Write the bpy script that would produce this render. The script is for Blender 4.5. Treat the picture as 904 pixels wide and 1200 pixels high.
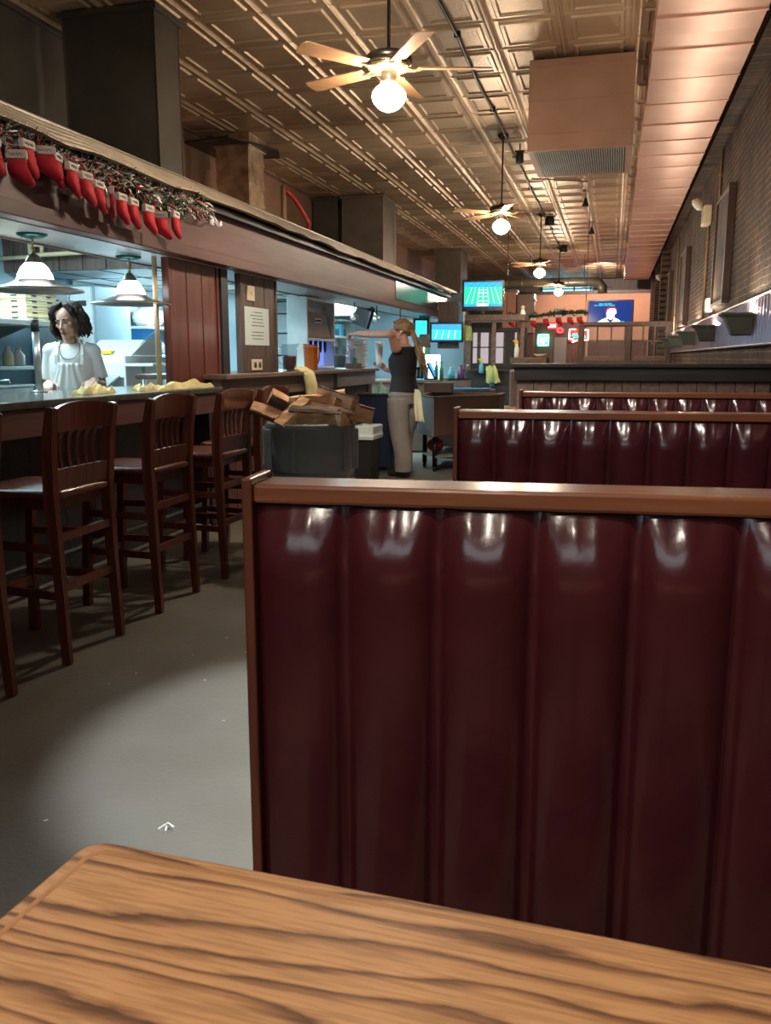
import bpy, bmesh, math, random
from math import pi, sin, cos, radians
from mathutils import Vector, Matrix

random.seed(7)
S = bpy.context.scene
COL = S.collection
for o in list(bpy.data.objects):
    bpy.data.objects.remove(o)

# ------------------------------------------------------------------ camera, world, exposure
cam = bpy.data.cameras.new('camera')
cam.sensor_fit = 'VERTICAL'
cam.sensor_height = 36
cam.lens = 30
cam.clip_start = 0.02
camo = bpy.data.objects.new('camera', cam)
COL.objects.link(camo)
camo.location = (0, 0, 1.3)
PITCH = math.atan(.181)
YAW = math.atan(.268 * cos(PITCH))
camo.rotation_euler = (pi / 2 - PITCH, 0, YAW)
S.camera = camo
cam.dof.use_dof = True
cam.dof.focus_distance = 5.0
cam.dof.aperture_fstop = 13.0

W = bpy.data.worlds.new('world')
S.world = W
W.use_nodes = True
W.node_tree.nodes['Background'].inputs[0].default_value = (1, .86, .74, 1)
W.node_tree.nodes['Background'].inputs[1].default_value = .03
S.view_settings.view_transform = 'Standard'
S.view_settings.look = 'None'
S.view_settings.gamma = 1
S.view_settings.exposure = 0.55
S.view_settings.use_curve_mapping = False


def lamp(kind, name, loc, power, color, size=.2, rot=None, target=None, **kw):
    l = bpy.data.lights.new(name, kind)
    l.energy = power
    l.color = color
    if kind == 'AREA':
        l.shape = 'RECTANGLE'
        l.size = size
        l.size_y = kw.get('size_y', size)
    else:
        l.shadow_soft_size = size
    if kind == 'SPOT':
        l.spot_size = kw.get('spot', radians(60))
        l.spot_blend = kw.get('blend', .4)
    o = bpy.data.objects.new(name, l)
    COL.objects.link(o)
    o.location = loc
    if target is not None:
        o.rotation_euler = (Vector(target) - Vector(loc)).to_track_quat('-Z', 'Y').to_euler()
    elif rot:
        o.rotation_euler = rot
    return o


WARM = (1, .80, .58)
COOL = (.62, .93, 1)
# the front windows behind the camera and track spots; the bench and bar ones are added fills
lamp('AREA', 'front_window_light', (-.5, -1.9, 2.35), 9, (.85, .95, 1), 2.2, rot=(pi / 2, 0, 0), size_y=.8)
lamp('SPOT', 'track_spot_light', (-.55, 1.9, 3.95), 640, (.88, .95, 1), .03, target=(-.80, 2.55, 0), spot=radians(29), blend=.45)
lamp('SPOT', 'table_spot_light', (-.55, -.15, 3.95), 240, (1, .84, .66), .05, target=(-.05, .45, .75), spot=radians(50), blend=.6)
lamp('SPOT', 'bench_fill_light', (-.35, -1.5, 3.7), 75, (1, .88, .74), .12, target=(-.1, 1.5, .85), spot=radians(42), blend=.8)  # this and the next two: added lamps that brighten the bench backs
lamp('SPOT', 'bench_fill_light', (-.3, .9, 3.95), 190, (1, .90, .80), .08, target=(.1, 3.8, .8), spot=radians(44), blend=.8)
lamp('SPOT', 'bench_fill_light', (-.3, 3.1, 3.95), 190, (1, .90, .80), .08, target=(.2, 6.2, .9), spot=radians(44), blend=.8)
lamp('SPOT', 'bar_fill_light', (-1.35, 4.0, 4.05), 300, (1, .92, .82), .06, target=(-2.15, 7.6, .9), spot=radians(46), blend=.7)  # added lamp, lifts the log bin, server and ledge
lamp('SPOT', 'garland_spot_light', (-1.5, 2.6, 4.0), 34, (1, .9, .8), .03, target=(-2.85, 4.3, 2.2), spot=radians(50), blend=.5)
# fluorescent fittings over the kitchen and the bar back
for i, (x, y, z, p, sx, sy) in enumerate([(-4.5, 5.4, 2.435, 58, .5, 1.6), (-4.6, 8.4, 2.06, 45, .5, 1.0), (-3.9, 10.6, 2.2, 110, .5, 2.0), (-4.4, 14.2, 2.2, 110, .6, 2.0), (-3.9, 3.0, 2.45, 14, .4, 1.2)]):
    lamp('AREA', 'kitchen_tube_light', (x, y, z), p, COOL, sx, rot=(0, 0, 0), size_y=sy)
lamp('AREA', 'far_room_light', (-1.6, 32.3, 3.9), 60, (.5, .85, 1), 1.5, rot=(0, 0, 0), size_y=1.0)
lamp('SPOT', 'wall_fill_light', (-.5, 27.2, 4.0), 620, (1, .82, .66), .05, target=(-.4, 31, 2.7), spot=radians(80), blend=.6)  # added lamp that brightens the terracotta back wall
for yy in (14.0, 20.0, 26.0):
    lamp('SPOT', 'rear_track_light', (-.6, yy, 4.0), 260, (1, .82, .62), .05, target=(-.3, yy + 2.0, 0), spot=radians(95), blend=.7)


# ------------------------------------------------------------------ materials
def mat(name, color, rough=.5, metal=0, var=.0, vscale=8, bump=0, bscale=40, color2=None, coat=0, stretch=None, spec=.5, alpha=None, transmission=0, detail=4):
    m = bpy.data.materials.new(name)
    m.use_nodes = True
    nt = m.node_tree
    b = nt.nodes['Principled BSDF']
    b.inputs['Base Color'].default_value = (*color, 1)
    b.inputs['Roughness'].default_value = rough
    b.inputs['Metallic'].default_value = metal
    b.inputs['Specular IOR Level'].default_value = spec
    if coat:
        b.inputs['Coat Weight'].default_value = coat
        b.inputs['Coat Roughness'].default_value = .15
    if transmission:
        b.inputs['Transmission Weight'].default_value = transmission
    tc = nt.nodes.new('ShaderNodeTexCoord')
    src = tc.outputs['Object']
    if stretch:
        mp = nt.nodes.new('ShaderNodeMapping')
        mp.inputs['Scale'].default_value = stretch
        nt.links.new(src, mp.inputs[0])
        src = mp.outputs[0]
    if var or color2:
        n = nt.nodes.new('ShaderNodeTexNoise')
        n.inputs['Scale'].default_value = vscale
        n.inputs['Detail'].default_value = detail
        nt.links.new(src, n.inputs['Vector'])
        r = nt.nodes.new('ShaderNodeValToRGB')
        r.color_ramp.elements[0].position = .32
        r.color_ramp.elements[1].position = .68
        c2 = color2 or tuple(min(1, c * (1 + var)) for c in color)
        c1 = color if color2 else tuple(c * (1 - var) for c in color)
        r.color_ramp.elements[0].color = (*c1, 1)
        r.color_ramp.elements[1].color = (*c2, 1)
        nt.links.new(n.outputs['Fac'], r.inputs[0])
        nt.links.new(r.outputs[0], b.inputs['Base Color'])
    if bump:
        n2 = nt.nodes.new('ShaderNodeTexNoise')
        n2.inputs['Scale'].default_value = bscale
        n2.inputs['Detail'].default_value = 5
        nt.links.new(src, n2.inputs['Vector'])
        bp = nt.nodes.new('ShaderNodeBump')
        bp.inputs['Strength'].default_value = bump
        bp.inputs['Distance'].default_value = .01
        nt.links.new(n2.outputs['Fac'], bp.inputs['Height'])
        nt.links.new(bp.outputs[0], b.inputs['Normal'])
    return m


def emit(name, color, strength):
    m = bpy.data.materials.new(name)
    m.use_nodes = True
    b = m.node_tree.nodes['Principled BSDF']
    b.inputs['Base Color'].default_value = (*[c * .15 for c in color], 1)
    b.inputs['Emission Color'].default_value = (*color, 1)
    b.inputs['Emission Strength'].default_value = strength
    b.inputs['Roughness'].default_value = .12
    b.inputs['Specular IOR Level'].default_value = .25
    return m


def glass(name, color, rough=.05, mix=.75):
    """thin clear plastic or glass: mostly see-through with a glossy skin"""
    m = bpy.data.materials.new(name)
    m.use_nodes = True
    nt = m.node_tree
    b = nt.nodes['Principled BSDF']
    b.inputs['Base Color'].default_value = (*[c * .12 for c in color], 1)
    b.inputs['Roughness'].default_value = rough
    t = nt.nodes.new('ShaderNodeBsdfTransparent')
    t.inputs[0].default_value = (*color, 1)
    mx = nt.nodes.new('ShaderNodeMixShader')
    mx.inputs[0].default_value = mix
    nt.links.new(b.outputs[0], mx.inputs[1])
    nt.links.new(t.outputs[0], mx.inputs[2])
    nt.links.new(mx.outputs[0], nt.nodes['Material Output'].inputs[0])
    return m


def wood(name, c1, c2, rough=.4, axis=0, scale=1.0, rings=6, coat=0.0, bump=.1):
    """streaky grain running along one axis"""
    st = [14 * scale, 14 * scale, 14 * scale]
    st[axis] = 1.2 * scale
    return mat(name, c1, rough, color2=c2, vscale=2.2, stretch=st, bump=bump, bscale=5, coat=coat, detail=8)


def oak_top(name):
    m = bpy.data.materials.new(name)
    m.use_nodes = True
    nt = m.node_tree
    b = nt.nodes['Principled BSDF']
    L = nt.links.new
    tc = nt.nodes.new('ShaderNodeTexCoord')
    mp = nt.nodes.new('ShaderNodeMapping')
    mp.inputs['Scale'].default_value = (.85, 4.4, 1)
    mp.inputs['Rotation'].default_value = (0, 0, radians(-3))
    mp.inputs['Location'].default_value = (.35, 1.3, 0)
    L(tc.outputs['Object'], mp.inputs[0])
    n = nt.nodes.new('ShaderNodeTexNoise')
    n.inputs['Scale'].default_value = 1.5
    n.inputs['Detail'].default_value = 2
    n.inputs['Distortion'].default_value = .1
    L(mp.outputs[0], n.inputs['Vector'])
    sy_ = nt.nodes.new('ShaderNodeSeparateXYZ')
    L(tc.outputs['Object'], sy_.inputs[0])
    ml = nt.nodes.new('ShaderNodeMath')
    ml.operation = 'MULTIPLY'
    ml.inputs[1].default_value = 30.0
    L(sy_.outputs[1], ml.inputs[0])
    mul = nt.nodes.new('ShaderNodeMath')
    mul.operation = 'MULTIPLY_ADD'
    mul.inputs[1].default_value = 6.5
    L(n.outputs['Fac'], mul.inputs[0])
    L(ml.outputs[0], mul.inputs[2])
    mj = nt.nodes.new('ShaderNodeMapping')
    mj.inputs['Scale'].default_value = (7, 42, 1)
    L(tc.outputs['Object'], mj.inputs[0])
    nj = nt.nodes.new('ShaderNodeTexNoise')
    nj.inputs['Scale'].default_value = 1
    nj.inputs['Detail'].default_value = 5
    L(mj.outputs[0], nj.inputs['Vector'])
    jg = nt.nodes.new('ShaderNodeMath')
    jg.operation = 'MULTIPLY_ADD'
    jg.inputs[1].default_value = .75
    L(nj.outputs['Fac'], jg.inputs[0])
    L(mul.outputs[0], jg.inputs[2])
    fr = nt.nodes.new('ShaderNodeMath')
    fr.operation = 'FRACT'
    L(jg.outputs[0], fr.inputs[0])
    r = nt.nodes.new('ShaderNodeValToRGB')
    e = r.color_ramp.elements
    e[0].position = 0
    e[0].color = (.50, .275, .130, 1)
    e[1].position = 1
    e[1].color = (.47, .255, .12, 1)
    for p, c in ((.55, (.45, .24, .11, 1)), (.74, (.24, .115, .055, 1)), (.86, (.105, .052, .030, 1)), (.91, (.36, .185, .088, 1))):
        q = e.new(p)
        q.color = c
    L(fr.outputs[0], r.inputs[0])
    # fine pores
    mp2 = nt.nodes.new('ShaderNodeMapping')
    mp2.inputs['Scale'].default_value = (14, 260, 1)
    L(tc.outputs['Object'], mp2.inputs[0])
    n2 = nt.nodes.new('ShaderNodeTexNoise')
    n2.inputs['Scale'].default_value = 1
    n2.inputs['Detail'].default_value = 3
    L(mp2.outputs[0], n2.inputs['Vector'])
    r2 = nt.nodes.new('ShaderNodeValToRGB')
    r2.color_ramp.elements[0].position = .38
    r2.color_ramp.elements[0].color = (.5, .46, .42, 1)
    r2.color_ramp.elements[1].position = .56
    r2.color_ramp.elements[1].color = (1, 1, 1, 1)
    L(n2.outputs['Fac'], r2.inputs[0])
    mx = nt.nodes.new('ShaderNodeMix')
    mx.data_type = 'RGBA'
    mx.blend_type = 'MULTIPLY'
    mx.inputs[0].default_value = .55
    L(r.outputs[0], mx.inputs[6])
    L(r2.outputs[0], mx.inputs[7])
    L(mx.outputs[2], b.inputs['Base Color'])
    b.inputs['Roughness'].default_value = .42
    bp = nt.nodes.new('ShaderNodeBump')
    bp.inputs['Strength'].default_value = .12
    bp.inputs['Distance'].default_value = .002
    L(r2.outputs[0], bp.inputs['Height'])
    L(bp.outputs[0], b.inputs['Normal'])
    return m


def brick_mat(name):
    m = bpy.data.materials.new(name)
    m.use_nodes = True
    nt = m.node_tree
    b = nt.nodes['Principled BSDF']
    L = nt.links.new
    tc = nt.nodes.new('ShaderNodeTexCoord')
    sp = nt.nodes.new('ShaderNodeSeparateXYZ')
    L(tc.outputs['Object'], sp.inputs[0])
    wob = nt.nodes.new('ShaderNodeTexNoise')
    wob.inputs['Scale'].default_value = 3
    L(tc.outputs['Object'], wob.inputs['Vector'])
    wm = nt.nodes.new('ShaderNodeMath')
    wm.operation = 'MULTIPLY_ADD'
    wm.inputs[1].default_value = .03
    L(wob.outputs['Fac'], wm.inputs[0])
    L(sp.outputs[2], wm.inputs[2])
    cb = nt.nodes.new('ShaderNodeCombineXYZ')
    L(sp.outputs[1], cb.inputs[0])
    L(wm.outputs[0], cb.inputs[1])
    br = nt.nodes.new('ShaderNodeTexBrick')
    br.inputs['Scale'].default_value = 1
    br.inputs['Brick Width'].default_value = .21
    br.inputs['Row Height'].default_value = .072
    br.inputs['Mortar Size'].default_value = .008
    br.inputs['Mortar Smooth'].default_value = .3
    br.inputs['Color1'].default_value = (.085, .043, .028, 1)
    br.inputs['Color2'].default_value = (.030, .019, .015, 1)
    br.inputs['Mortar'].default_value = (.21, .155, .11, 1)
    L(cb.outputs[0], br.inputs['Vector'])
    n = nt.nodes.new('ShaderNodeTexNoise')
    n.inputs['Scale'].default_value = 2.2
    n.inputs['Detail'].default_value = 8
    L(tc.outputs['Object'], n.inputs['Vector'])
    r = nt.nodes.new('ShaderNodeValToRGB')
    r.color_ramp.elements[0].position = .35
    r.color_ramp.elements[0].color = (.4, .36, .34, 1)
    r.color_ramp.elements[1].position = .65
    r.color_ramp.elements[1].color = (1.3, 1.15, 1.0, 1)
    L(n.outputs['Fac'], r.inputs[0])
    mx = nt.nodes.new('ShaderNodeMix')
    mx.data_type = 'RGBA'
    mx.blend_type = 'MULTIPLY'
    mx.inputs[0].default_value = 1
    L(br.outputs['Color'], mx.inputs[6])
    L(r.outputs[0], mx.inputs[7])
    L(mx.outputs[2], b.inputs['Base Color'])
    b.inputs['Roughness'].default_value = .75
    n3 = nt.nodes.new('ShaderNodeTexNoise')
    n3.inputs['Scale'].default_value = 22
    n3.inputs['Detail'].default_value = 5
    L(tc.outputs['Object'], n3.inputs['Vector'])
    mm = nt.nodes.new('ShaderNodeMath')
    mm.operation = 'MULTIPLY_ADD'
    mm.inputs[1].default_value = -.8
    L(br.outputs['Fac'], mm.inputs[0])
    L(n3.outputs['Fac'], mm.inputs[2])
    bp = nt.nodes.new('ShaderNodeBump')
    bp.inputs['Strength'].default_value = .9
    bp.inputs['Distance'].default_value = .02
    L(mm.outputs[0], bp.inputs['Height'])
    L(bp.outputs[0], b.inputs['Normal'])
    return m


def island_mat(name, cols, rough=.3, metal=0):
    m = bpy.data.materials.new(name)
    m.use_nodes = True
    nt = m.node_tree
    b = nt.nodes['Principled BSDF']
    g = nt.nodes.new('ShaderNodeNewGeometry')
    r = nt.nodes.new('ShaderNodeValToRGB')
    r.color_ramp.interpolation = 'CONSTANT'
    e = r.color_ramp.elements
    e[0].color = (*cols[0], 1)
    e[1].position = 1 / len(cols)
    e[1].color = (*cols[1], 1)
    for i, c in enumerate(cols[2:], 2):
        q = e.new(i / len(cols))
        q.color = (*c, 1)
    nt.links.new(g.outputs['Random Per Island'], r.inputs[0])
    nt.links.new(r.outputs[0], b.inputs['Base Color'])
    b.inputs['Roughness'].default_value = rough
    b.inputs['Metallic'].default_value = metal
    return m


M = {}
M['floor'] = mat('concrete_floor', (.125, .115, .095), .55, color2=(.175, .165, .14), vscale=1.6, bump=.25, bscale=60, detail=9)
M['tin'] = mat('tin_ceiling', (.41, .275, .17), .42, .45, color2=(.57, .42, .275), vscale=1.3, bump=.5, bscale=28, detail=9)
M['copper'] = mat('copper_paint', (.64, .38, .30), .33, .45, color2=(.70, .44, .35), vscale=2, bump=.12, bscale=5)
M['unit'] = mat('brown_metal_paint', (.34, .19, .125), .45, .3, color2=(.40, .235, .16), vscale=3)
M['brick'] = brick_mat('brick')
M['mahogany'] = wood('mahogany_stain', (.075, .017, .011), (.17, .04, .022), .32, 2, 1, coat=.3)
M['mahogany_y'] = wood('mahogany_board', (.062, .022, .018), (.115, .042, .033), .5, 1, .6, coat=.0)
M['stool'] = wood('stool_wood', (.085, .018, .010), (.17, .040, .019), .3, 2, 1.2, coat=.35)
M['dark_wood'] = wood('dark_plank', (.055, .034, .027), (.115, .074, .057), .5, 2, 1)
M['ledge_wood'] = wood('ledge_wood', (.11, .067, .05), (.21, .14, .107), .45, 1, .8)
M['rail_wood'] = wood('rail_wood', (.15, .050, .026), (.25, .090, .042), .28, 0, 1, coat=.4)
M['post_wood'] = wood('post_wood', (.085, .024, .016), (.15, .045, .026), .35, 2, 1, coat=.2)
M['black_wood'] = wood('black_wood', (.014, .013, .014), (.03, .028, .028), .4, 0, 1)
M['black'] = mat('black', (.012, .012, .012), .5)
M['black_metal'] = mat('black_metal', (.016, .015, .014), .45, .5, var=.3)
M['dark_duct'] = mat('dark_duct_steel', (.075, .070, .058), .42, .4, color2=(.10, .092, .077), vscale=3)
M['grey_duct'] = mat('grey_duct_steel', (.17, .15, .12), .42, .6, color2=(.24, .21, .17), vscale=3)
M['foil'] = mat('foil_wrap', (.72, .58, .40), .34, .8, color2=(.30, .20, .12), vscale=5, bump=1.0, bscale=14)
M['soffit'] = mat('laminate_soffit', (.46, .48, .49), .28, .15, var=.06)
M['corrugated'] = mat('weathered_corrugated', (.19, .15, .105), .55, .2, color2=(.27, .22, .155), vscale=5)
M['steel'] = mat('stainless', (.52, .55, .56), .3, .85, var=.12, vscale=3)
M['steel_matte'] = mat('brushed_steel', (.50, .52, .52), .42, .6, var=.12, vscale=4)
M['brown_steel'] = mat('brown_panel', (.17, .11, .085), .42, .4, var=.15, vscale=3)
M['kitchen_wall'] = mat('blue_grey_wall', (.30, .43, .52), .4, .1, var=.1, vscale=2)
M['white_panel'] = mat('white_panel', (.74, .80, .82), .4, var=.04)
M['white'] = mat('white_paint', (.78, .78, .76), .45)
M['cream'] = mat('cream_plastic', (.64, .56, .40), .4)
M['orange_wall'] = mat('terracotta_wall', (.56, .27, .17), .6, var=.08, vscale=2)
M['vinyl'] = mat('oxblood_vinyl', (.050, .0080, .0115), .22, color2=(.064, .0115, .015), vscale=9, bump=.10, bscale=26, coat=.4)
M['oak'] = oak_top('oak_top')
M['oak_edge'] = wood('oak_edge', (.30, .15, .07), (.43, .22, .10), .45, 0, 1)
M['globe'] = emit('lit_globe', (1, .82, .62), 230)
M['shade_glow'] = emit('lit_shade_glass', (.93, .98, 1), 6)
M['bulb_cool'] = emit('cool_bulb', (.8, .95, 1), 30)
M['bronze'] = mat('antique_bronze', (.09, .075, .055), .3, .9)
M['brass'] = mat('brass', (.55, .42, .22), .3, .9)
M['blade'] = wood('fan_blade_wood', (.16, .085, .04), (.26, .14, .065), .4, 0, 1)
M['green_metal'] = mat('green_canopy', (.03, .12, .11), .3, .6)
M['pewter'] = mat('pewter', (.20, .18, .16), .35, .85)
M['red_felt'] = mat('red_felt', (.46, .012, .022), .85, var=.1, bump=.3, bscale=200)
M['white_felt'] = mat('white_felt', (.62, .57, .50), .9, bump=.4, bscale=200)
M['tinsel'] = island_mat('tinsel', [(.85, .82, .78), (.03, .10, .05), (.8, .78, .75), (.03, .03, .04), (.5, .02, .03), (.85, .8, .7), (.05, .2, .09)], .22, .35)
M['pine'] = island_mat('pine_needles', [(.015, .04, .018), (.03, .07, .03), (.02, .05, .03)], .6)
M['ink'] = mat('ink', (.05, .045, .05), .8)
M['yellow_cloth'] = mat('yellow_cloth', (.74, .66, .33), .9, var=.1, bump=.5, bscale=90)
M['pale_cloth'] = mat('pale_yellow_cloth', (.70, .62, .40), .9, var=.08, bump=.4, bscale=120)
M['lime_cloth'] = mat('lime_cloth', (.52, .62, .26), .9, var=.1, bump=.4, bscale=90)
M['can'] = mat('grey_plastic', (.19, .23, .235), .45, color2=(.26, .30, .30), vscale=5, bump=.15, bscale=18)
M['split'] = mat('split_wood', (.70, .36, .16), .8, color2=(.90, .66, .42), vscale=6, bump=.6, bscale=14, stretch=(1, 5, 5))
M['bark'] = mat('bark', (.10, .062, .045), .9, color2=(.22, .15, .11), vscale=9, bump=1, bscale=20)
M['end_grain'] = mat('end_grain', (.50, .27, .13), .85, color2=(.66, .42, .22), vscale=12)
M['skin'] = mat('skin', (.52, .27, .19), .5, color2=(.58, .32, .23), vscale=6)
M['skin_tan'] = mat('tan_skin', (.40, .20, .13), .5, color2=(.45, .24, .16), vscale=6)
M['lip'] = mat('lip', (.36, .12, .10), .5)
M['eye_white'] = mat('eye_white', (.40, .37, .35), .3)
M['iris'] = mat('iris', (.03, .02, .015), .2)
M['brown_hair'] = mat('dark_brown_hair', (.016, .010, .007), .7, color2=(.05, .030, .020), vscale=5, bump=1, bscale=8, stretch=(9, 9, 1.2), spec=.25)
M['blond_hair'] = mat('blond_brown_hair', (.13, .072, .036), .45, color2=(.42, .27, .15), vscale=4, bump=.8, bscale=8, stretch=(9, 9, 1))
M['white_shirt'] = mat('white_cotton', (.66, .65, .63), .85, bump=.3, bscale=30)
M['apron'] = mat('white_apron', (.72, .71, .69), .8, bump=.25, bscale=25)
M['black_shirt'] = mat('black_jersey', (.010, .010, .013), .8, bump=.2, bscale=30)
M['grey_trouser'] = mat('grey_trouser', (.24, .215, .19), .85, var=.08, vscale=6, bump=.3, bscale=30)
M['dark_trouser'] = mat('dark_trouser', (.03, .03, .035), .85)
M['shoe'] = mat('shoe', (.02, .02, .02), .5)
M['cardboard'] = mat('pizza_cardboard', (.58, .47, .29), .75, var=.06)
M['paper'] = mat('paper', (.62, .72, .68), .5)
M['clear'] = glass('clear_plastic', (.93, .97, .98), .06, .86)
M['pane'] = glass('window_pane', (.93, .95, .96), .03, .86)
M['drink'] = mat('dark_red_drink', (.09, .006, .010), .15)
M['amber'] = mat('amber_plastic', (.48, .13, .02), .15, transmission=.35)
M['water'] = glass('water', (.75, .85, .88), .05, .5)
M['china'] = mat('white_china', (.78, .80, .80), .25)
M['tv_black'] = mat('tv_plastic', (.010, .010, .011), .25)
M['grn_field'] = emit('screen_green', (.02, .50, .27), 1.5)
M['scr_white'] = emit('screen_white', (.85, 1, .95), 1.6)
M['scr_blue'] = emit('screen_blue', (.03, .28, .80), 1.4)
M['scr_navy'] = emit('screen_navy', (.006, .025, .15), 1.2)
M['scr_cyan'] = emit('screen_cyan', (.03, .62, .72), 1.4)
M['scr_skin'] = emit('screen_skin', (.90, .62, .60), 1.5)
M['scr_hair'] = emit('screen_hair', (.30, .03, .07), 1.0)
M['neon_green'] = emit('neon_green', (.25, 1, .55), 5)
M['neon_teal'] = emit('neon_teal', (.02, .65, .42), 4)
M['neon_red'] = emit('neon_red', (1, .03, .03), 5)
M['neon_white'] = emit('neon_white', (1, .85, .85), 5)
M['lit_window'] = emit('lit_window', (.25, .72, .95), 1.6)
M['lit_white'] = emit('lit_white', (.85, .97, 1), 2.4)
M['bulb_warm'] = emit('warm_bulb', (1, .72, .38), 25)
M['blue_plastic'] = mat('blue_plastic', (.03, .22, .50), .35)
M['cyan_plastic'] = mat('cyan_plastic', (.10, .45, .60), .35)
M['green_plastic'] = mat('green_plastic', (.03, .28, .16), .3)
M['yellow_plastic'] = mat('yellow_plastic', (.80, .55, .02), .4)
M['red_plastic'] = mat('red_plastic', (.45, .03, .03), .4)
M['purple_plastic'] = mat('purple_plastic', (.12, .05, .18), .35)
M['ribbed'] = mat('ribbed_metal', (.50, .37, .47), .28, .9, var=.12, vscale=2)
M['sconce'] = mat('sage_sconce', (.10, .125, .105), .5, var=.1)
M['silver'] = mat('aluminium_trim', (.62, .60, .58), .3, .85)
M['frame_wood'] = wood('picture_frame', (.05, .025, .018), (.09, .045, .03), .45, 2, 1)
M['conduit'] = mat('tan_conduit', (.40, .26, .15), .5, .2)
M['beige_pipe'] = mat('beige_pipe', (.52, .41, .26), .5)
M['grille'] = mat('grille', (.22, .21, .20), .4, .6)
M['lampshade'] = mat('lampshade', (.05, .042, .035), .8)
M['leather_tan'] = mat('tan_vinyl', (.32, .19, .14), .4, var=.1)
M['grey_trim'] = mat('grey_trim', (.20, .20, .20), .5)
M['art'] = mat('faded_print', (.06, .075, .085), .75, color2=(.22, .15, .12), vscale=2.2, detail=6, spec=.2)


# ------------------------------------------------------------------ mesh builder
class MB:
    def __init__(s):
        s.bm = bmesh.new()

    def add(s, verts, faces, smooth=False):
        vs = [s.bm.verts.new(v) for v in verts]
        for f in faces:
            try:
                fc = s.bm.faces.new([vs[i] for i in f])
                fc.smooth = smooth
            except ValueError:
                pass
        return vs

    def box(s, x0, x1, y0, y1, z0, z1, bev=0.0, mtx=None):
        b = bmesh.new()
        bmesh.ops.create_cube(b, size=1)
        for v in b.verts:
            v.co = Vector((x0 + (v.co.x + .5) * (x1 - x0), y0 + (v.co.y + .5) * (y1 - y0), z0 + (v.co.z + .5) * (z1 - z0)))
        if bev:
            bmesh.ops.bevel(b, geom=b.edges[:] + b.verts[:], offset=bev, segments=2, affect='EDGES', profile=.5)
        s._merge(b, mtx)
        return s

    def _merge(s, b, mtx=None, smooth=None):
        if mtx is not None:
            b.transform(mtx)
        me = bpy.data.meshes.new('tmp')
        if smooth is not None:
            for f in b.faces:
                f.smooth = smooth
        b.to_mesh(me)
        s.bm.from_mesh(me)
        bpy.data.meshes.remove(me)
        b.free()

    def loft(s, rings, closed=False, cap=True, smooth=True):
        n = len(rings[0])
        vs = [s.bm.verts.new(p) for r in rings for p in r]
        R = len(rings)
        for i in range(R if closed else R - 1):
            for j in range(n):
                a, b2 = i * n + j, i * n + (j + 1) % n
                c, d = ((i + 1) % R) * n + (j + 1) % n, ((i + 1) % R) * n + j
                try:
                    f = s.bm.faces.new((vs[a], vs[b2], vs[c], vs[d]))
                    f.smooth = smooth
                except ValueError:
                    pass
        if cap and not closed:
            for k in (0, R - 1):
                try:
                    s.bm.faces.new(vs[k * n:(k + 1) * n])
                except ValueError:
                    pass
        return s

    def lathe(s, prof, c=(0, 0, 0), n=24, cap=True, axis='z', sx=1, sy=1):
        rings = []
        for r, z in prof:
            ring = []
            for k in range(n):
                a = 2 * pi * k / n
                p = (r * cos(a) * sx, r * sin(a) * sy, z)
                if axis == 'x':
                    p = (z, p[0], p[1])
                elif axis == 'y':
                    p = (p[0], z, p[1])
                ring.append((c[0] + p[0], c[1] + p[1], c[2] + p[2]))
            rings.append(ring)
        return s.loft(rings, cap=cap)

    def tube(s, pts, r, n=8, cap=True):
        pts = [Vector(p) for p in pts]
        rs = r if isinstance(r, (list, tuple)) else [r] * len(pts)
        rings = []
        up = None
        for i, p in enumerate(pts):
            t = (pts[min(i + 1, len(pts) - 1)] - pts[max(i - 1, 0)]).normalized()
            if up is None:
                up = Vector((0, 0, 1)) if abs(t.z) < .9 else Vector((1, 0, 0))
            a = t.cross(up)
            if a.length < 1e-4:
                a = t.orthogonal()
            a.normalize()
            b = a.cross(t).normalized()
            up = b
            rings.append([tuple(p + (a * cos(2 * pi * k / n) + b * sin(2 * pi * k / n)) * rs[i]) for k in range(n)])
        return s.loft(rings, cap=cap)

    def bar(s, pts, w, d, side=(1, 0, 0)):
        """rectangular section swept along points; w along side, d along the other"""
        pts = [Vector(p) for p in pts]
        sd = Vector(side).normalized()
        rings = []
        for i, p in enumerate(pts):
            t = (pts[min(i + 1, len(pts) - 1)] - pts[max(i - 1, 0)]).normalized()
            o = t.cross(sd).normalized()
            ww = w[i] if isinstance(w, (list, tuple)) else w
            dd = d[i] if isinstance(d, (list, tuple)) else d
            rings.append([tuple(p + sd * a * ww / 2 + o * b * dd / 2) for a, b in ((-1, -1), (1, -1), (1, 1), (-1, 1))])
        return s.loft(rings, smooth=False)

    def prism(s, poly, lo, hi, axis='z'):
        def q(p, h):
            return {'z': (p[0], p[1], h), 'x': (h, p[0], p[1]), 'y': (p[0], h, p[1])}[axis]
        return s.loft([[q(p, lo) for p in poly], [q(p, hi) for p in poly]], smooth=False)

    def ball(s, c, r, sc=(1, 1, 1), seg=16, rot=None):
        b = bmesh.new()
        bmesh.ops.create_uvsphere(b, u_segments=seg, v_segments=max(6, seg // 2 + 2), radius=r)
        m = Matrix.Translation(c)
        if rot is not None:
            m = m @ rot
        m = m @ Matrix.Diagonal((*sc, 1))
        s._merge(b, m, True)
        return s

    def grid(s, f, nu, nv, smooth=True):
        vs = [s.bm.verts.new(f(i / nu, j / nv)) for j in range(nv + 1) for i in range(nu + 1)]
        for j in range(nv):
            for i in range(nu):
                a = j * (nu + 1) + i
                fc = s.bm.faces.new((vs[a], vs[a + 1], vs[a + nu + 2], vs[a + nu + 1]))
                fc.smooth = smooth
        return s

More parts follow.
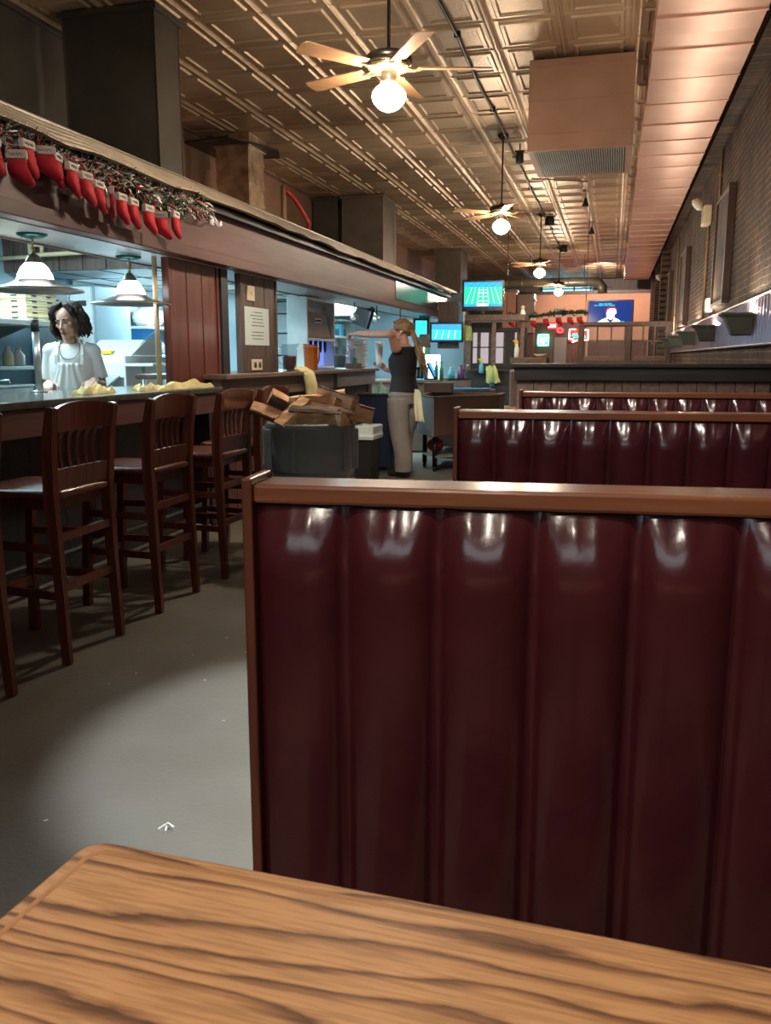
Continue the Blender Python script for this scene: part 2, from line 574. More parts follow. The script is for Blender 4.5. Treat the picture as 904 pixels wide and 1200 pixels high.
    def build(s, name, m, parent=None, normals=True):
        if parent is not None and parent.get('_org') is not None:
            s.bm.transform(Matrix.Translation(-Vector(parent['_org'])))
        if normals:
            bmesh.ops.recalc_face_normals(s.bm, faces=s.bm.faces[:])
        me = bpy.data.meshes.new(name)
        s.bm.to_mesh(me)
        s.bm.free()
        me.materials.append(M[m] if isinstance(m, str) else m)
        o = bpy.data.objects.new(name, me)
        COL.objects.link(o)
        if parent is not None:
            o.parent = parent
            if parent.get('_org') is not None:
                o['_org'] = list(parent['_org'])
        return o


def thicken(mb, th):
    """give an open sheet a second face, offset along its vertex normals"""
    bm = mb.bm
    bmesh.ops.recalc_face_normals(bm, faces=bm.faces[:])
    bm.normal_update()
    nor = {v: v.normal.copy() for v in bm.verts}
    old = bm.verts[:]
    edge = [e for e in bm.edges if e.is_boundary]
    new = {v: bm.verts.new(v.co - nor[v] * th) for v in old}
    for f in bm.faces[:]:
        g = bm.faces.new([new[v] for v in reversed(f.verts)])
        g.smooth = True
    for e in edge:
        a, b = e.verts
        try:
            bm.faces.new((a, b, new[b], new[a]))
        except ValueError:
            pass


def tag(o, label=None, cat=None, group=None, kind=None):
    if label:
        o['label'] = label
    if cat:
        o['category'] = cat
    if group:
        o['group'] = group
    if kind:
        o['kind'] = kind
    return o


def thing(name, label, cat, loc=(0, 0, 0), rz=0, group=None, world=True):
    """Empty at a thing's base. world=True: parts are written in world coordinates."""
    o = bpy.data.objects.new(name, None)
    COL.objects.link(o)
    o.empty_display_size = .1
    o.location = loc
    o.rotation_euler = (0, 0, rz)
    tag(o, label, cat, group)
    if world:
        o['_org'] = list(loc)
    return o


def struct(name, mb, m):
    o = mb.build(name, m)
    o['kind'] = 'structure'
    return o


def dup(root, loc, rz=None, label=None, group=None):
    r = root.copy()
    COL.objects.link(r)
    r.location = loc
    if rz is not None:
        r.rotation_euler = (0, 0, rz)
    if label:
        r['label'] = label
    if group:
        r['group'] = group
    for ch in list(root.children):
        c = ch.copy()
        COL.objects.link(c)
        c.parent = r
        for g in ch.children:
            d = g.copy()
            COL.objects.link(d)
            d.parent = c
    return r


def B(*a, **k):
    return MB().box(*a, **k)


# ------------------------------------------------------------------ room shell
CEIL = 4.15
XR, XL, YB, YF = 1.25, -5.5, 31.0, -2.0
struct('floor', B(XL, XR + .1, YF, 37, -.06, 0), 'floor')


def tin_ceiling():
    tx, ty = .61, .69
    ox = [0, .010, .020, .030, .040, .052, .075, .088, .118, .130]
    oy = [0, .012, .026, .040, .063, .076, .106, .118]
    hx = [-.020, -.008, -.018, -.008, -.002, 0, 0, -.017, -.019, -.005]
    hy = [-.012, -.010, -.001, 0, 0, -.017, -.019, -.005]
    xs = ox + [tx - v for v in reversed(ox[1:])]
    ys = oy + [ty - v for v in reversed(oy[1:])]
    # ring levels counted inward from the margin
    lx = [0] * 6 + [1, 2, 3, 4]
    ly = [0] * 4 + [1, 2, 3, 4]
    LX = lx + list(reversed(lx[1:]))
    LY = ly + list(reversed(ly[1:]))
    HX = hx + list(reversed(hx[1:]))
    HY = hy + list(reversed(hy[1:]))
    ring = {0: 0, 1: 0, 2: -.017, 3: -.019, 4: -.004}
    x0 = -1.18 - tx * 7
    nx, ny = 11, 50
    PX = [(x0 + i * tx + xs[k], LX[k], HX[k]) for i in range(nx) for k in range(len(xs) - 1)] + [(x0 + nx * tx, 0, HX[0])]
    y0 = 7.94 - ty * 14
    PY = [(y0 + i * ty + ys[k], LY[k], HY[k]) for i in range(ny) for k in range(len(ys) - 1)] + [(y0 + ny * ty, 0, HY[0])]
    verts, faces = [], []
    for (y, l2, h2) in PY:
        for (x, l1, h1) in PX:
            l = min(l1, l2)
            if l == 0:
                z = min(h1 if l1 == 0 else 0, h2 if l2 == 0 else 0)
            else:
                z = ring[l]
            verts.append((x, y, CEIL + z * .95))
    w = len(PX)
    for j in range(len(PY) - 1):
        for i in range(w - 1):
            a = j * w + i
            faces.append((a, a + w, a + w + 1, a + 1))
    me = bpy.data.meshes.new('ceiling')
    me.from_pydata(verts, [], faces)
    me.materials.append(M['tin'])
    o = bpy.data.objects.new('ceiling', me)
    COL.objects.link(o)
    o['kind'] = 'structure'


tin_ceiling()
struct('wall_right', B(XR, XR + .15, YF, 37, 0, CEIL + .03), 'brick')
struct('wall_left', B(XL - .1, XL, YF, 37, 0, CEIL + .03), 'kitchen_wall')
mb = MB()
mb.box(-5.5, -2.9, 17.0, 17.12, 0, 2.55)
struct('wall_bar', mb, 'kitchen_wall')
mb = MB()
mb.box(-3.3, 1.25, YB, YB + .15, 0, 3.5)
struct('wall_back', mb, 'orange_wall')
struct('wall_far', B(XL, XR, 33.5, 33.65, 0, CEIL + .03), 'dark_wood')
mb = MB()
mb.box(-2.70, -.90, 33.42, 33.499, 3.52, 4.10)
w1 = struct('window_1', mb, 'lit_window')
fr = MB()
for y in (-2.75, -2.15, -1.55, -.95):
    fr.box(y - .03, y + .03, 33.36, 33.42, 3.50, 4.12)
for z in (3.52, 3.82, 4.10):
    fr.box(-2.78, -.87, 33.36, 33.42, z - .025, z + .025)
fr.build('window_frame', 'black', w1)
struct('trim_8', B(1.07, XR, YF, 31, 3.93, CEIL), 'brick')
# brick pilasters on the right wall near the far end
for y in (23.2, 26.2, 29.2):
    struct('trim_%d' % int(y), B(1.05, XR, y, y + .5, 0, CEIL), 'brick')

# kitchen box: roof shelf over the bar, header beam, soffit, cornice
struct('trim_1', B(-5.5, -3.02, YF, 16.9, 2.52, 2.56), 'dark_duct')            # top of the kitchen box
mb = MB()
mb.box(-5.5, -3.4, YF, 7.1, 2.47, 2.515)
mb.box(-5.5, -3.4, 7.1, 16.9, 2.24, 2.28)
struct('ceiling_kitchen', mb, 'white_panel')
mb = MB()
for k in range(10):
    y = 7.6 + k * .95
    mb.box(-5.5, -3.4, y, y + .03, 2.225, 2.241)
for x in (-5.0, -4.4, -3.8):
    mb.box(x, x + .025, 7.1, 16.9, 2.228, 2.241)
struct('trim_2', mb, 'grey_trim')
hb = thing('header_beam', 'long stained board beam running over the bar counter', 'beam', (-2.95, YF, 1.99))
mb = MB()
mb.box(-3.0, -2.92, YF, 15.4, 2.07, 2.42, .004)
mb.build('fascia_board', 'mahogany_y', hb)
mb = MB()
mb.box(-3.0, -2.895, YF, 15.4, 1.99, 2.07, .006)
mb.build('bottom_rail', 'mahogany_y', hb)
B(-3.42, -3.0, YF, 15.4, 1.985, 2.03).build('soffit_panel', 'soffit', hb)
B(-3.44, -3.42, YF, 15.4, 1.975, 2.10).build('edge_trim', 'ledge_wood', hb)
B(-3.40, -3.0, YF, 15.4, 2.40, 2.47).build('beam_core', 'dark_wood', hb)
B(-2.93, -2.912, 11.6, 15.3, 2.09, 2.33).build('glossy_strip', 'tv_black', hb)['label'] = 'glossy dark strip near the far end'

# corrugated cornice along the beam top
mb = MB()
prof = []
nn = 40
for i in range(nn + 1):
    t = i / nn
    x = -2.80 - .24 * t
    z = 2.385 + .175 * t
    w = .013 * cos(2 * pi * t * 5)
    prof.append((x + w * .59, z + w * .8))
ny = 60
rng = random.Random(3)
dr = [rng.uniform(-.012, .012) for _ in range(ny + 1)]
def corn(u, v):
    i = int(round(u * nn))
    j = int(round(v * ny))
    x, z = prof[i]
    dz = dr[j] * (1 - i / nn)
    return (x + dz * .4, -1.9 + v * 17.2, z + dz)
mb.grid(corn, nn, ny)
o = mb.build('corrugated_cornice', 'corrugated')
tag(o, 'weathered corrugated metal strip along top of the bar beam', 'cornice')
o['kind'] = 'structure'
mb = MB()
mb.box(-2.92, -2.86, YF, 15.4, 2.345, 2.385)
struct('trim_3', mb, 'black')
# dark hood face inside the kitchen, with vertical panel seams
mb = MB()
mb.box(-5.5, -3.45, 7.0, 7.08, 2.08, 2.48)
for k in range(9):
    mb.box(-5.4 + k * .24, -5.385 + k * .24, 6.985, 7.0, 2.08, 2.48)
h = thing('kitchen_hood', 'dark hood front with white underside hanging over the kitchen', 'hood', (-4.5, 8, 2.08))
mb.build('hood_front', 'dark_wood', h)
mb = MB()
mb.box(-5.48, -3.45, 7.08, 9.6, 2.09, 2.13)
mb.build('hood_underside', 'white_panel', h)
mb = MB()
for x in (-5.1, -4.6, -4.1):
    mb.box(x, x + .012, 7.08, 9.6, 2.084, 2.091)
for y in (7.9, 8.8):
    mb.box(-5.48, -3.45, y, y + .012, 2.084, 2.091)
mb.build('seam_strip', 'grey_trim', h)


# plank pillars along the bar
def pillar(y0, y1, label, planks, mt, z0=1.0):
    t = thing('plank_pillar', label, 'pillar', (-3.04, (y0 + y1) / 2, z0))
    n = planks
    w = (y1 - y0 - .06) / n
    mb = MB()
    for i in range(n):
        a = y0 + .03 + i * w
        mb.box(-3.05, -3.02, a + .005, a + w - .005, z0, 1.985, .006)
    mb.build('plank_face', mt, t)
    B(-3.062, -3.045, y0 + .03, y1 - .03, z0, 1.98).build('core', 'black', t)
    for a in (y0, y1 - .03):
        B(-3.065, -3.01, a, a + .03, z0, 1.985, .004).build('corner_trim', mt, t)
    return t


pillar(5.52, 6.31, 'reddish plank pillar rising from the bar behind the folded towels', 3, 'mahogany', 1.0855)
struct('trim_4', B(-3.12, -3.0, 6.33, 6.45, 1.173, 1.985), 'black')
pillar(6.72, 7.52, 'greyish brown plank pillar carrying the taped notice and outlet', 3, 'dark_wood', 1.1725)

# ------------------------------------------------------------------ dining table in front
t = thing('dining_table', 'oak-topped dining table in the foreground with bold dark grain', 'table', (.05, .375, 0), radians(-2.2), world=False)
hw, hd = .62, .382
def rrect(hw, hd, r, n=8):
    p = []
    for cx, cy, a0 in ((hw - r, hd - r, 0), (-hw + r, hd - r, 90), (-hw + r, -hd + r, 180), (hw - r, -hd + r, 270)):
        for k in range(n + 1):
            a = radians(a0 + 90 * k / n)
            p.append((cx + r * cos(a), cy + r * sin(a)))
    return p
mb = MB()
rs = []
for d, z in ((.012, .715), (.002, .718), (0, .722), (0, .752), (.002, .757), (.007, .760)):
    rs.append([(x, y, z) for x, y in rrect(hw - d, hd - d, .03 - d)])
mb.loft(rs, cap=True)
for f in mb.bm.faces:
    f.smooth = len(f.verts) == 4
mb.build('tabletop', 'oak', t)
mb = MB()
rs = []
for d, z in ((.018, .7603), (.020, .7612), (.0225, .7612), (.0245, .7603)):
    rs.append([(x, y, z) for x, y in rrect(hw - d, hd - d, .02)])
mb.loft(rs, cap=False)
mb.build('inlay_line', 'oak_edge', t)
MB().lathe([(.05, .05), (.045, .08), (.04, .70), (.06, .712)], n=20).build('pedestal', 'black_metal', t)
mb = MB()
for a in (0, 90):
    m4 = Matrix.Rotation(radians(a), 4, 'Z')
    mb.box(-.32, .32, -.04, .04, 0, .05, .01, m4)
mb.build('base', 'black_metal', t)
B(-.2, .2, -.2, .2, .706, .717).build('mounting_plate', 'black_metal', t)


# ------------------------------------------------------------------ booth benches
def bench(name, label, x0, y0, length, rot, pitch, z_lo=.12, mats='vinyl', seat_far=True, group='booth benches'):
    """local frame: x along the bench from its aisle end, y away from the camera, front upholstery at y=0"""
    t = thing(name, label, 'booth bench', (x0, y0, 0), rot, group, world=False)
    n = int(round(length / pitch))
    L = n * pitch
    H = 1.035
    nu, nv = n * 14, 44
    def f(u, v):
        x = u * L
        c = u * n - math.floor(u * n) if u < 1 else 1.0
        q = abs(2 * c - 1)
        z = z_lo + v * (H - z_lo)
        top = (H - z)
        rise = min(1, top / .125)
        rise = sin(pi / 2 * rise) ** .95
        low = min(1, (z - z_lo) / .06)
        low = (1 - (1 - low) ** 2) ** .5
        prof = (1 - q ** 2.8) ** .6 if q < 1 else 0
        d = .050 * prof * (.12 + .88 * rise) * low
        # small pleats gathered at the top seam
        pl = .004 * math.exp(-((top - .035) / .03) ** 2) * sin(q * 9 + 2 * math.floor(u * n)) * (1 - q)
        d += pl
        return (x + .03, -d, z)
    MB().grid(f, nu, nv).build('backrest', mats, t)
    MB().box(.03, L + .03, .002, .075, .10, 1.035).build('back_board', 'mahogany_y', t)
    mb = MB()
    mb.box(.030, L + .05, -.022, .092, 1.035, 1.07, .006)
    mb.build('cap_rail', 'rail_wood', t)
    mb = MB()
    mb.box(.010, .030, -.030, .098, .0, 1.082, .004)
    mb.build('end_post', 'post_wood', t)
    B(.03, L + .03, .02, .55, 0, .13).build('plinth', 'black', t)
    B(.03, L + .03, .08, .55, .13, .36).build('seat_base', 'mahogany_y', t)
    mb = MB()
    mb.box(.03, L + .03, .08, .57, .36, .46, .03)
    for fc in mb.bm.faces:
        fc.smooth = True
    mb.build('seat', mats, t)
    mb = MB()
    mb.box(.03, L + .03, .075, .13, .46, 1.02, .02)
    mb.build('seat_back', mats, t)
    return t


bench('booth_bench', 'oxblood channel-backed booth bench nearest, its tall back facing the oak table', -.665, 1.46, 1.9, math.atan(.085), .172)
bench('booth_bench', 'oxblood channel-backed booth bench second in the row, behind the nearest one', -.69, 3.78, 1.95, math.atan(.055), .164)
bench('booth_bench', 'oxblood channel-backed booth bench third in the row, against the black half wall', -.63, 5.98, 1.85, math.atan(.03), .168)

# black capped half wall behind the benches
t = thing('half_wall', 'low plank half wall with a black rail behind the benches', 'partition', (.2, 7.66, 0))
B(-.84, 1.245, 7.58, 7.75, 1.105, 1.215, .004).build('rail_board', 'black_wood', t)
B(-.86, 1.247, 7.55, 7.78, 1.215, 1.25, .006).build('cap', 'black_wood', t)
mb = MB()
k = 0
x = -.82
while x < 1.24:
    w = min(.15, 1.244 - x)
    mb.box(x + .003, x + w - .003, 7.62, 7.70, 0, 1.105, .003)
    x += .15
mb.build('plank_panel', 'ledge_wood', t)
B(-.82, 1.244, 7.64, 7.69, 0, 1.1).build('backing', 'black', t)

# ------------------------------------------------------------------ bar counter and ledge
t = thing('bar_counter', 'long bar counter with glossy pale top and dark front', 'counter', (-3.2, 3, 0))
B(-3.62, -2.82, -1.6, 5.92, 1.045, 1.085, .008).build('countertop', mat('dark_laminate', (.075, .075, .07), .16, var=.25, vscale=14), t)
B(-2.90, -2.84, -1.6, 5.90, .90, 1.043, .004).build('apron_board', 'mahogany_y', t)
mb = MB()
k = 0
y = -1.6
while y < 6.0:
    mb.box(-3.20, -3.15, y + .001, min(y + .3, 6.02) - .001, .001, 1.043, .004)
    y += .3
mb.box(-3.15, -2.96, 5.96, 6.015, .02, 1.04, .003)
mb.build('front_panel', 'black_wood', t)
mb = MB()
mb.tube([(-2.98, -1.6, .2), (-2.98, 5.9, .2)], .02)
for y in (-.5, 1.2, 2.9, 4.6):
    mb.tube([(-2.98, y, .2), (-3.15, y, .2)], .015)
mb.build('foot_rail', 'black_metal', t)

t = thing('service_ledge', 'raised wooden service ledge with panelled front holding the pitchers', 'counter', (-3.0, 8.2, 0))
mb = MB()
mb.box(-3.6, -2.82, 6.0, 8.95, 1.135, 1.172, .006)
mb.box(-3.6, -2.86, 8.95, 10.55, 1.135, 1.172, .006)
mb.build('ledge_top', 'ledge_wood', t)
B(-2.96, -2.88, 6.02, 8.75, .98, 1.134, .004).build('apron_board', 'ledge_wood', t)
mb = MB()
y = 6.02
while y < 8.7:
    mb.box(-3.02, -2.97, y + .004, min(y + .42, 8.75) - .004, 0, .98, .006)
    y += .42
mb.build('front_panel', 'mahogany_y', t)
B(-3.05, -2.94, 8.78, 8.92, 0, 1.134).build('post', 'black', t)
B(-2.98, -2.90, 8.95, 10.5, .98, 1.134, .004).build('end_apron', 'grey_trim', t)
mb = MB()
mb.box(-3.02, -2.97, 8.95, 10.3, .60, .975, .006)
mb.box(-3.02, -2.97, 8.95, 10.3, 0, .59, .006)
mb.build('end_panel', 'dark_wood', t)
B(-3.05, -2.95, 10.36, 10.5, 0, 1.134).build('end_post', 'dark_wood', t)


# ------------------------------------------------------------------ bar stools
def stool(label, y):
    t = thing('bar_stool', label, 'bar stool', (-2.23, y, 0), 0, 'bar stools along the counter', world=False)
    hw = .205
    for s in (-1, 1):
        # rear post: straight leg below, gently raked above, wider paddle near the crest
        pts = [(.015, s * (hw - .0), 0), (0, s * (hw - .005), .4), (-.01, s * hw, .74), (.0, s * (hw + .008), .92), (.03, s * (hw + .016), 1.085), (.034, s * (hw + .018), 1.10)]
        mb = MB()
        mb.bar(pts, [.034, .040, .046, .050, .046, .034], [.038, .044, .05, .05, .036, .03], (0, 1, 0))
        bmesh.ops.bevel(mb.bm, geom=mb.bm.edges[:], offset=.004, segments=2, affect='EDGES')
        mb.build('leg', 'stool', t)
        mb = MB()
        mb.bar([(-.43, s * .17, 0), (-.41, s * .165, .4), (-.385, s * .16, .73)], .038, .038, (0, 1, 0))
        mb.build('leg', 'stool', t)
        mb = MB()
        mb.bar([(-.005, s * .2, .30), (-.42, s * .165, .30)], .02, .035, (0, 1, 0))
        mb.bar([(-.005, s * .2, .50), (-.40, s * .163, .50)], .02, .035, (0, 1, 0))
        mb.build('side_stretcher', 'stool', t)
    def slab(zc, hh, bow, name, crown=0.0, th=.022, xoff=0, m='stool'):
        mb = MB()
        rings = []
        for i in range(13):
            q = -1 + i / 6
            y = q * (hw - .012)
            x = xoff - bow * (1 - q * q)
            up = crown * (1 - q * q)
            rings.append([(x - th / 2, y, zc - hh), (x + th / 2, y, zc - hh), (x + th / 2 + .012, y, zc + hh + up), (x - th / 2 + .012, y, zc + hh + up)])
        mb.loft(rings, smooth=False)
        return mb.build(name, m, t)
    slab(1.045, .05, .02, 'crest_rail', .022, xoff=.018)
    slab(.795, .045, .006, 'lower_rail', xoff=-.006)
    for i in range(5):
        q = (i - 2) / 2
        y = q * .118
        x = -.012
        mb = MB()
        mb.bar([(-.012, y, .83), (-.018, y * 1.01, .875), (-.018, y * 1.02, .92), (-.012, y * 1.04, .965), (.002, y * 1.05, 1.005)], [.018, .020, .023, .026, .030], .012, (0, 1, 0))
        mb.build('slat', 'stool', t)
    for z in (.55, .33):
        mb = MB()
        mb.bar([(.0, -hw + .01, z), (.0, hw - .01, z)], .022, .034, (1, 0, 0))
        mb.build('back_stretcher', 'stool', t)
    mb = MB()
    mb.bar([(-.415, -.15, .26), (-.415, .15, .26)], .025, .045, (1, 0, 0))
    mb.build('foot_stretcher', 'stool', t)
    mb = MB()
    def st(u, v):
        return None
    rings = []
    for z, d in ((.715, .012), (.722, 0), (.742, 0), (.75, .012)):
        rings.append([(-.21 + x, y, z) for x, y in rrect(.225 - d, .205 - d, .05)])
    mb.loft(rings)
    mb.build('seat', 'stool', t)
    B(-.40, -.03, -.175, .175, .665, .715).build('seat_apron', 'stool', t)
    return t


s0 = stool('dark red slatted bar stool nearest, mostly cut off by the left edge', 2.47)
for lab, y in (('dark red slatted bar stool standing before the cook at the counter', 3.24),
               ('dark red slatted bar stool between the cook and the reddish pillar', 4.02),
               ('dark red slatted bar stool directly before the reddish plank pillar', 4.74),
               ('dark red slatted bar stool beside the log bin, mostly behind it', 5.33),):
    dup(s0, (-2.23 if y < 4.5 else -2.2, y, 0), 0, lab)

# ------------------------------------------------------------------ ceiling fans
def fan(label, loc, rot, light=True):
    t = thing('ceiling_fan', label, 'ceiling fan', loc, rot, 'ceiling fans down the room', world=False)
    # local z=0 at the globe centre
    top = CEIL - loc[2]
    MB().lathe([(.012, top), (.075, top - .005), (.07, top - .03), (.03, top - .07), (.016, top - .08)], n=20).build('canopy', 'bronze', t)
    MB().lathe([(.011, .27), (.011, top - .06)], n=10).build('rod', 'bronze', t)
    MB().lathe([(.012, .30), (.03, .285), (.05, .262), (.135, .255), (.155, .235), (.157, .205), (.145, .188), (.10, .182)], n=32).build('motor_housing', 'bronze', t)
    mb = MB()
    mb.lathe([(.10, .188), (.135, .186), (.14, .172), (.12, .160), (.07, .155), (.05, .15)], n=32)
    for k in range(30):
        a = 2 * pi * k / 30
        mb.box(.118, .139, -.006, .006, .168, .186, 0, Matrix.Rotation(a, 4, 'Z'))
    mb.build('vent_ring', 'brass', t)
    MB().lathe([(.05, .155), (.052, .13), (.045, .10), (.06, .088), (.058, .075)], n=20).build('light_fitter', 'pewter', t)
    gl = MB()
    gl.lathe([(.052, .085), (.056, .07), (.085, .05), (.108, .02), (.112, -.005), (.102, -.035), (.075, -.068), (.045, -.085), (.018, -.095), (.001, -.097)], n=28)
    gl.build('globe', 'globe', t)
    MB().tube([(.03, .04, .15), (.032, .043, .06), (.032, .043, -.02 + .0)], .002, 5).build('pull_chain', 'brass', t)
    for k in range(5):
        a = 2 * pi * k / 5
        R = Matrix.Rotation(a, 4, 'Z')
        mb = MB()
        pts = [(.09, -.02, .172), (.13, -.028, .163), (.17, -.012, .158), (.21, 0, .165)]
        mb.bar(pts, .018, .008, (0, 1, 0))
        mb.bar([(x, -y, z) for x, y, z in pts], .018, .008, (0, 1, 0))
        mb.bm.transform(R)
        mb.build('blade_iron', 'brass', t)
        mb = MB()
        out = []
        for i in range(9):
            q = i / 8
            out.append((.19 + .47 * q, -(.052 + .016 * q)))
        tip = [(.66 + .02 * cos(b), .068 * sin(b)) for b in [radians(-60 + 20 * i) for i in range(7)]]
        poly = out + tip + [(x, -y) for x, y in reversed(out)]
        mb.prism(poly, -.004, .004)
        mb.bm.transform(R @ Matrix.Translation((0, 0, .172)) @ Matrix.Rotation(radians(12), 4, 'X'))
        mb.build('blade', 'blade', t)
    return t


f0 = fan('brass ceiling fan with lit globe, nearest over the bar garland', (-1.52, 5.85, 3.0), radians(15))
dup(f0, (-1.52, 11.75, 3.0), radians(-2), 'brass ceiling fan with lit globe, second one, left of the hanging brown unit')
dup(f0, (-1.53, 18.0, 2.98), radians(4), 'brass ceiling fan with lit globe, third one, right of the football screen')
dup(f0, (-1.50, 23.6, 3.0), radians(30), 'brass ceiling fan with lit globe, farthest, before the blue-lit back opening')

# electric conduit and small fittings along the fan line
t = thing('ceiling_conduit', 'dark conduit running along the tin ceiling over the fans', 'conduit', (-1.5, 10, 4.1))
mb = MB()
pts = [(-1.49 + .012 * sin(k * 1.7), -1.5 + k * .8, CEIL - .035 - .01 * (k % 3 == 1)) for k in range(33)]
mb.tube(pts, .016, 6)
mb.build('pipe', 'black_metal', t)
mb = MB()
for k in range(0, 33, 3):
    x, y, z = pts[k]
    mb.box(x - .03, x + .03, y - .012, y + .012, z - .02, CEIL, .003)
mb.build('clamp', 'black_metal', t)


def hanging_spot(label, x, y, drop=.12, r=.05, h=.14):
    t = thing('hanging_speaker', label, 'speaker', (x, y, CEIL), 0, 'black boxes along the ceiling conduit')
    MB().tube([(x, y, CEIL), (x, y, CEIL - drop)], .008).build('stem', 'black_metal', t)
    mb = MB()
    mb.box(x - r * 1.3, x + r * 1.3, y - r, y + r, CEIL - drop - .02, CEIL - drop, .004)
    mb.build('bracket', 'black_metal', t)
    MB().lathe([(r * .7, CEIL - drop), (r, CEIL - drop - .03), (r * 1.1, CEIL - drop - h), (r * .8, CEIL - drop - h - .02), (.01, CEIL - drop - h - .022)], (x, y, 0), 12).build('can_body', 'black', t)


hanging_spot('small black speaker can under the conduit, just right of the second fan rod', -1.36, 12.3, .10)
hanging_spot('small black box under the conduit, above the third fan', -1.38, 18.2, .06, .09, .15)
hanging_spot('small black box under the conduit, above the farthest fan', -1.36, 22.8, .06, .09, .16)
for lab, x, y, c in (('black ceiling spotlight nearer the brown hanging unit', -.60, 15.9, .13), ('black ceiling spotlight farther behind the brown hanging unit', -.58, 19.4, .13)):
    t = thing('ceiling_spotlight', lab, 'spotlight', (x, y, CEIL), 0, 'small spotlights on the tin ceiling')
    MB().lathe([(.05, CEIL), (.05, CEIL - .02), (.012, CEIL - .025), (.012, CEIL - c)], (x, y, 0), 12).build('mount', 'pewter', t)
    MB().lathe([(.02, 0), (.03, -.05), (.065, -.13), (.06, -.135), (.03, -.12)], (x, y, CEIL - c), 14).build('lamp_head', 'black_metal', t)
t = thing('exposed_pipe', 'thin cross pipe on the ceiling right of the second fan', 'pipe', (-.9, 14.6, 4.1))
MB().tube([(-1.4, 14.5, CEIL - .03), (-.55, 15.0, CEIL - .03)], .012).build('pipe', 'conduit', t)

# ------------------------------------------------------------------ copper duct and hanging unit
t = thing('air_duct', 'long copper-painted rectangular air duct along the brick wall', 'air duct', (.6, 15, 3.9))
mb = MB()
rng = random.Random(5)
y = -1.9
seams = []
while y < 30.4:
    L = .78 + rng.uniform(-.05, .05)
    y1 = min(y + L, 30.95)
    z = 3.88 + rng.uniform(-.006, .006)
    # each sheet sags a little in the middle
    n = 6
    rings = []
    for k in range(n + 1):
        q = k / n
        s = -.006 * sin(pi * q) + rng.uniform(-.0015, .0015)
        rings.append([(.2, y + (y1 - y) * q, z + s), (.60, y + (y1 - y) * q, z + s - .004), (1.0, y + (y1 - y) * q, z + s), (1.0, y + (y1 - y) * q, 4.12), (.2, y + (y1 - y) * q, 4.12)])
    mb.loft(rings, smooth=False)
    seams.append(y1)
    y = y1
mb.build('sheet_metal', 'copper', t)
for y in seams[:-1]:
    B(.192, 1.006, y - .014, y + .014, 3.868, 4.11, .003).build('seam_flange', 'copper', t)
mb = MB()
for y in seams[::2]:
    mb.box(.26, .29, y + .2, y + .22, 4.1, CEIL)
    mb.box(.9, .93, y + .2, y + .22, 4.1, CEIL)
mb.build('hanger', 'black_metal', t)

t = thing('heater_unit', 'brown metal heating unit hung under the tin ceiling with a grille below', 'heating unit', (-.41, 9.5, 3.28))
mb = MB()
mb.box(-.91, .075, 8.87, 10.15, 3.30, 4.10, .006)
mb.build('casing', 'unit', t)
mb = MB()
for z in (3.42, 3.72, 4.02):
    mb.box(-.912, .077, 8.862, 8.872, z, z + .012, .002)
mb.build('panel_seam', 'unit', t)
mb = MB()
mb.box(-.91, .075, 8.87, 8.93, 3.275, 3.302)
mb.box(-.91, .075, 10.09, 10.15, 3.275, 3.302)
mb.box(-.91, -.85, 8.93, 10.09, 3.275, 3.302)
mb.box(.015, .075, 8.93, 10.09, 3.275, 3.302)
mb.build('grille_frame', 'unit', t)
mb = MB()
for k in range(38):
    x = -.845 + k * .0226
    mb.box(x, x + .010, 8.93, 10.09, 3.276, 3.296)
mb.build('grille', 'steel_matte', t)
B(-.85, .015, 8.93, 10.09, 3.297, 3.301).build('filter', 'black', t)
mb = MB()
for x in (-.8, -.03):
    for y in (9.0, 10.0):
        mb.box(x - .015, x + .015, y - .015, y + .015, 4.08, CEIL)
mb.build('hanger', 'black_metal', t)

# ------------------------------------------------------------------ ducts rising from the top of the bar box
def riser(label, x0, x1, y0, y1, m, z0=2.56, z1=4.10, flange=True, name='exhaust_duct'):
    t = thing(name, label, 'exhaust duct', ((x0 + x1) / 2, (y0 + y1) / 2, z0), 0, 'ducts rising from the bar roof')
    B(x0, x1, y0, y1, z0, z1, .006).build('duct_body', m, t)
    mb = MB()
    mb.box(x0 - .035, x1 + .035, y0 - .035, y1 + .035, z1 - .015, CEIL - .02, .004)
    mb.build('top_flange', m, t)
    for x in (x0, x1):
        for y in (y0, y1):
            B(x - .006, x + .006, y - .006, y + .006, z0, z1 - .015, .002).build('corner_seam', m, t)
    mb = MB()
    mb.box(x0 - .012, x1 + .012, y0 - .012, y1 + .012, z0, z0 + .06, .003)
    mb.build('base_collar', m, t)
    return t


riser('large dark square exhaust duct above the stocking garland, nearest of the risers', -4.6, -3.75, 6.82, 7.22, 'dark_duct')
riser('very dark exhaust housing at the upper left corner behind the large duct', -5.44, -4.88, 4.6, 7.9, 'dark_duct')
t = riser('crumpled foil-wrapped exhaust duct under a black ceiling plate', -5.1, -4.66, 10.75, 11.25, 'foil', z1=3.98)
mb = MB()
rng = random.Random(9)
for k in range(5):
    z = 2.75 + k * .26
    mb.box(-5.115, -4.645, 10.735, 11.265, z, z + .03, .004, Matrix.Translation((-4.88, 11, z)) @ Matrix.Rotation(rng.uniform(-.05, .05), 4, 'Y') @ Matrix.Translation((4.88, -11, -z)))
mb.build('foil_band', 'foil', t)
mb = MB()
mb.prism([(-5.42, 10.5), (-4.75, 10.35), (-4.42, 11.2), (-4.55, 11.6), (-5.4, 11.5)], 3.985, 4.01)
tag(mb.build('ceiling_plate', 'black'), 'black metal plate under the ceiling above the foil-wrapped duct', 'metal plate')
riser('grey square exhaust duct midway along the bar roof', -4.82, -4.07, 15.25, 16.0, 'grey_duct')
riser('dark duct block touching the left side of the midway grey duct', -5.38, -4.93, 15.3, 15.9, 'dark_duct')
